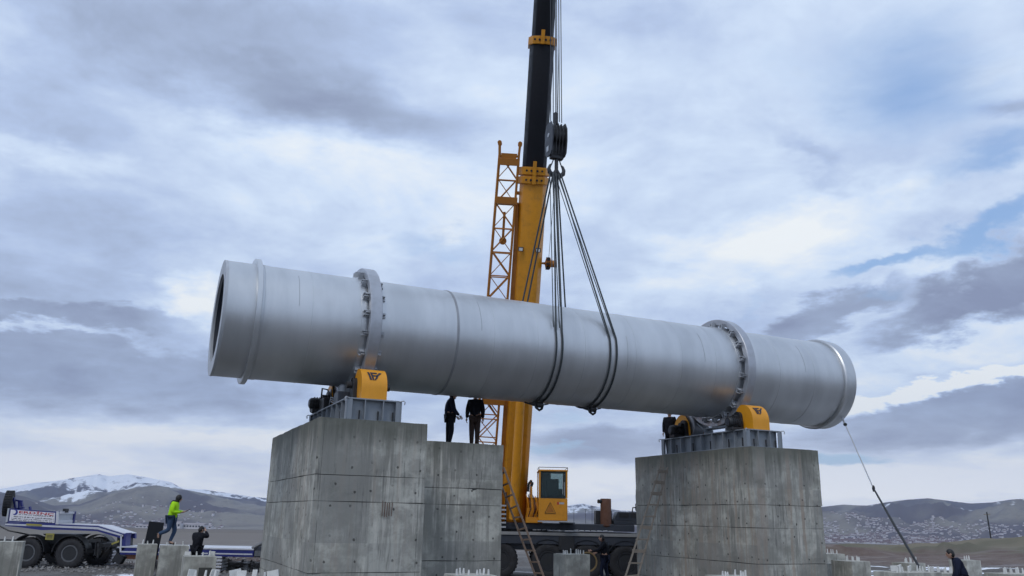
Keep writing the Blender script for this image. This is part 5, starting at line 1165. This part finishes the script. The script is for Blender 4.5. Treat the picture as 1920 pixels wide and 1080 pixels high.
    merge([grow(['pelvis', 'hiL', 'knL', 'anL', 'hiR', 'knR', 'anR'], .014, 'pelvis', {'pelvis': .135 * bulk, 'anL': .060, 'anR': .060})], 'trousers', legs, root)
    for s in ('L', 'R'):
        merge([skin_mesh(([J['an' + s] + Vector((0, -.03, -.03)), J['an' + s] + Vector((0, 0, .03)), J['an' + s].lerp(J['to' + s], .55), J['to' + s] + (J['to' + s] - J['an' + s]).normalized() * .03], [(0, 1), (0, 2), (2, 3)], [.046, .052, .046, .034]), 0, 1)], 'shoe', shoes, root)
        if gloves:
            wv, ev = J['wr' + s], J['el' + s]; d = (wv - ev).normalized(); g_ = MB(); g_.tube([wv - d * .02, wv + d * .03, wv + d * .09, wv + d * .15, wv + d * .19], [.035, .042, .050, .040, .018], 9); g_.build('glove', gloves, root, True)
    return root
GB = uv(0, 0, 0)
# walker in the bright jacket: faces right along the image, mid stride, phone held out
P = at(318, 1011, 29.5)
pw_ = person((P.x - .02, 29.5, 1.10), R(-84), 'person in bright yellow green jacket and blue jeans walking with a phone',
    dict(pelvis=(0, 0, .93), spine=(0, .03, 1.10), chest=(0, .07, 1.29), neck=(0, .10, 1.43), head=(.0, .16, 1.56), shL=(-.17, .05, 1.37), shR=(.17, .06, 1.37),
         elL=(-.20, .10, 1.10), wrL=(-.10, .33, 1.12), elR=(.22, .04, 1.10), wrR=(.10, .30, 1.10),
         hiL=(-.09, -.01, .88), knL=(-.10, .14, .50), anL=(-.10, .0, .10), toL=(-.10, .17, .045), hiR=(.09, 0, .88), knR=(.10, -.02, .50), anR=(.10, -.36, .36), toR=(.10, -.34, .20)),
    M_['hivis'], M_['jeans'], M_['boot'], hat='beanie', bulk=1.22, hood=True, headrot=(-.25, 0, 0))
ph = MB(); ph.box((0, .52, 1.17), (.075, .16, .012), rot=(.55, 0, 0)); pho = ph.build('phone', M_['black'], None); pho.location = pw_.location; pho.rotation_euler = pw_.rotation_euler; tag(pho, 'dark phone held out by the walker in the bright jacket', 'phone')
rt_ = MB()
for z in (1.02, 1.20): rt_.lathe([(z, .178), (z, .186), (z + .045, .186), (z + .045, .178)], 'Z', 20, (0, .035 + (z - 1.0) * .18, 0), closed=True)
P = at(371, 1010, 31.2)
person((P.x, 31.2, .0), R(-20), 'person in black with both hands raised to the head',
    dict(pelvis=(0, 0, .93), spine=(0, .02, 1.10), chest=(0, .05, 1.29), neck=(0, .08, 1.42), head=(0, .13, 1.55), shL=(-.19, .03, 1.37), shR=(.19, .03, 1.37), elL=(-.30, .16, 1.28), wrL=(-.13, .20, 1.47), elR=(.33, .14, 1.32), wrR=(.14, .20, 1.50)),
    M_['black_cloth'], M_['black_cloth'], M_['boot'], hat='cap', bulk=1.15, coat=True, headrot=(-.35, 0, -.2), scale=1.03)
P = at(1135, 1088, 31.3)
person((P.x, 31.3, 0), R(72), 'person in dark clothes reaching towards the crane wheels beside the grey ladder',
    dict(chest=(0, .05, 1.31), neck=(0, .09, 1.45), head=(0, .12, 1.59), elL=(-.22, .18, 1.16), wrL=(-.20, .44, 1.14), elR=(.22, .12, 1.12), wrR=(.20, .34, 1.06), knL=(-.10, .12, .50), anL=(-.10, .08, .09), toL=(-.10, .25, .035), knR=(.10, .0, .50), anR=(.10, -.14, .09), toR=(.10, .03, .035)),
    M_['black_cloth'], M_['navy_cloth'], M_['white_shoe'], hat='hair', bulk=1.15, headrot=(-.1, 0, 0))
P = at(1800, 1090, 24.5)
person((at(1803, 1060, 22.6).x, 22.6, .02), R(68), 'person in a navy top with yellow gloves stooping by a pale pedestal',
    dict(pelvis=(0, -.03, .93), spine=(0, .04, 1.09), chest=(0, .10, 1.27), neck=(0, .17, 1.41), head=(0, .24, 1.53), shL=(-.19, .10, 1.36), shR=(.19, .10, 1.36), elL=(-.24, .14, 1.08), wrL=(-.20, .26, .86), elR=(.25, .12, 1.08), wrR=(.22, .24, .86)),
    M_['navy_cloth'], M_['navy_cloth'], M_['boot'], hat='hair', bulk=1.12, gloves=M_['glove'], headrot=(-.3, 0, 0), scale=1.0)
# two people on the lower block: heads reach up behind the drum
def spot(px, v, z): d = ray(px, 800); n_ = BX; t_ = ((ORG + BX * v - Vector((0, 0, CAM_H))).dot(n_)) / d.dot(n_); p = d * t_; return Vector((p.x, p.y, z))
p1 = spot(843, 1.15, 4.20); p2 = spot(890, 1.10, 4.20)
person(p1, R(-75), 'person in dark overalls on the lower block, nearer to the left pier',
    dict(spine=(0, -.03, 1.10), chest=(0, -.03, 1.28), neck=(0, .02, 1.42), head=(0, .07, 1.55), elL=(-.24, .05, 1.10), wrL=(-.20, .22, .96), elR=(.24, .06, 1.10), wrR=(.20, .24, .94), knL=(-.10, -.02, .50), knR=(.10, .05, .50)),
    M_['navy_cloth'], M_['black_cloth'], M_['boot'], hat='hair', bulk=1.15, scale=.99)
person(p2, R(175), 'person in black jacket and brown trousers on the lower block beside the lattice jib',
    dict(hiL=(-.08, 0, .90), knL=(-.085, .01, .50), anL=(-.08, -.02, .09), toL=(-.085, .15, .035), hiR=(.08, 0, .90), knR=(.085, .02, .50), anR=(.08, -.02, .09), toR=(.085, .15, .035), wrL=(-.25, .05, .90)),
    M_['black_cloth'], M_['brown_cloth'], M_['boot'], hat='hair', bulk=1.2)
person(uv(5.85, 2.62, 4.43), R(150), 'person in black behind the far roller cover of the right pier', dict(wrL=(-.26, .02, .88)), M_['black_cloth'], M_['black_cloth'], M_['boot'], hat='hair', bulk=1.3, scale=.96, coat=True)

# ------------------------------------------------------------------ the town and other far things
roofm = paint('town_roof', (.13, .085, .08), .85, 0, .3, scale=.2); wallm = paint('town_wall', (.30, .27, .28), .9, 0, .4, (.15, .13, .14), scale=.1); wall2 = paint('town_wall_pale', (.60, .58, .60), .9, 0, .3, (.35, .33, .34), scale=.1)
r_ = random.Random(11)
def house_mb(mb, x, y, w_, d_, h, rz, rh, z=None):
    z = ground_z(x, y) - 1.5 if z is None else z; Mx = Matrix.Translation((x, y, z)) @ Matrix.Rotation(rz, 4, 'Z')
    mb.cur = 0; mb.box((0, 0, h / 2), (w_, d_, h), Mx)
    mb.cur = 1; mb.prism([(-d_ / 2 - .4, h), (d_ / 2 + .4, h), (0, h + rh)], -w_ / 2 - .3, w_ / 2 + .3, 'X', Mx)
def placed(px0, px1, d0, d1):
    px = r_.uniform(px0, px1); d = r_.uniform(d0, d1); a_ = pxaz(px); return d * math.sin(a_), d * math.cos(a_)
for k_ in range(90):
    x, y = placed(1546, 1905, 2560, 2800) if k_ < 60 else placed(120, 300, 2700, 3500)
    wdt = r_.uniform(8, 15)
    mb = MB(); house_mb(mb, 0, 0, wdt, r_.uniform(7, 10), r_.uniform(3.5, 6), 0, r_.uniform(1.5, 3), z=0)
    h_ = mb.build('house', [wall2 if r_.random() < .45 else wallm, roofm], fix=False); h_.location = (x, y, ground_z(x, y) - 1); h_.rotation_euler = (0, 0, r_.uniform(-.5, .5))
    tag(h_, 'small gabled house in the town on the far slope at the right' if k_ < 60 else 'small gabled house scattered on the far slope below the snowy mountain', 'house', 'far town houses at the right' if k_ < 60 else 'far village houses at the left')
tw = MB()
for k_ in range(8000):
    if k_ < 7700:
        px = r_.uniform(1380, 2050); d = 2520 + 1150 * r_.random() ** 1.35
        if px > 1780 and r_.random() < .5: continue
        if mnoise.noise((px * .018, d * .006, 0)) < -.02 and r_.random() < .78: continue
        x, y = d * math.sin(pxaz(px)), d * math.cos(pxaz(px))
    else: x, y = placed(60, 420, 2500, 4000)
    house_mb(tw, x, y, r_.uniform(4.5, 10), r_.uniform(5, 8), r_.uniform(2.5, 6 if k_ % 9 else 11), r_.uniform(-.8, .8), r_.uniform(1, 2.5))
tw.mi = [m if (i // 5) % 3 else m for i, m in enumerate(tw.mi)]
tag(tw.build('town', [wall2, roofm], fix=False), 'mass of tiny houses spread over the foot of the far hills', kind='stuff')
def shed(px, Y, w_, d_, h, label, nwin):
    x = at(px, 985, Y).x; z = ground_z(x, Y) - .5; r0 = empty('warehouse', (x, Y, z), 0, label, 'warehouse')
    MB().b2((-w_ / 2, 0, 0), (w_ / 2, d_, h)).build('wall', wall2, r0); MB().prism([(-.5, h), (d_ + .5, h), (d_ / 2, h + 2)], -w_ / 2 - .5, w_ / 2 + .5, 'X').build('roof', wallm, r0)
    pr = None
    for k_ in range(nwin):
        xw = -w_ / 2 + w_ * (k_ + .5) / nwin
        if pr is None: pr = MB().b2((-w_ / nwin * .3, -.25, 0), (w_ / nwin * .3, -.02, h * .35)).build('window', M_['chassis'], r0); pr.location = (xw, 0, h * .45)
        else: share(pr, 'window', r0, (xw, 0, h * .45))
shed(360, 1250, 34, 20, 6.5, 'long white warehouse on the plain between the walker and the person in black', 8)
shed(332, 1240, 9, 12, 8.5, 'narrow pale block at the left end of the white warehouse', 2)
shed(1836, 1900, 46, 18, 7, 'long white building at the edge of the far town on the right', 6)
shed(268, 1500, 26, 12, 4.5, 'low pale shed on the plain left of the black panel', 4)
shed(388, 1350, 14, 12, 5, 'small pale annex right of the long white warehouse', 3)
pl = at(1858, 1003, 125); pb = ground_z(pl.x, 125); pt = at(1850, 960, 125)
up = empty('utility_pole', (pl.x, 125, pb), 0, 'leaning dark wooden utility pole on the grassy rise at the right', 'utility pole')
MB().tube([(0, 0, -.3), (pt.x - pl.x, 0, pt.z - pb)], [.11, .09], 8).build('pole', M_['black'], up, True); MB().bar((pt.x - pl.x - .5, 0, pt.z - pb - .35), (pt.x - pl.x + .5, 0, pt.z - pb - .30), .1).build('crossarm', M_['wood_grey'], up)
for k_, (px, py) in enumerate(((1076, 958), (1098, 956), (1110, 950))):
    t0_ = at(px, py, 260); gz0 = ground_z(t0_.x, 260); o_ = empty('mast', (t0_.x, 260, gz0), 0, ('left', 'middle', 'right')[k_] + ' one of three thin masts on the plain between cab and exhaust stack', 'mast', 'thin masts beyond the crane')
    MB().tube([(0, 0, 0), (0, 0, t0_.z - gz0)], .07, 6).build('pole', M_['hoist'], o_); MB().b2((-.35, -.1, t0_.z - gz0), (.35, .1, t0_.z - gz0 + .12)).build('mast_head', M_['hoist'], o_)
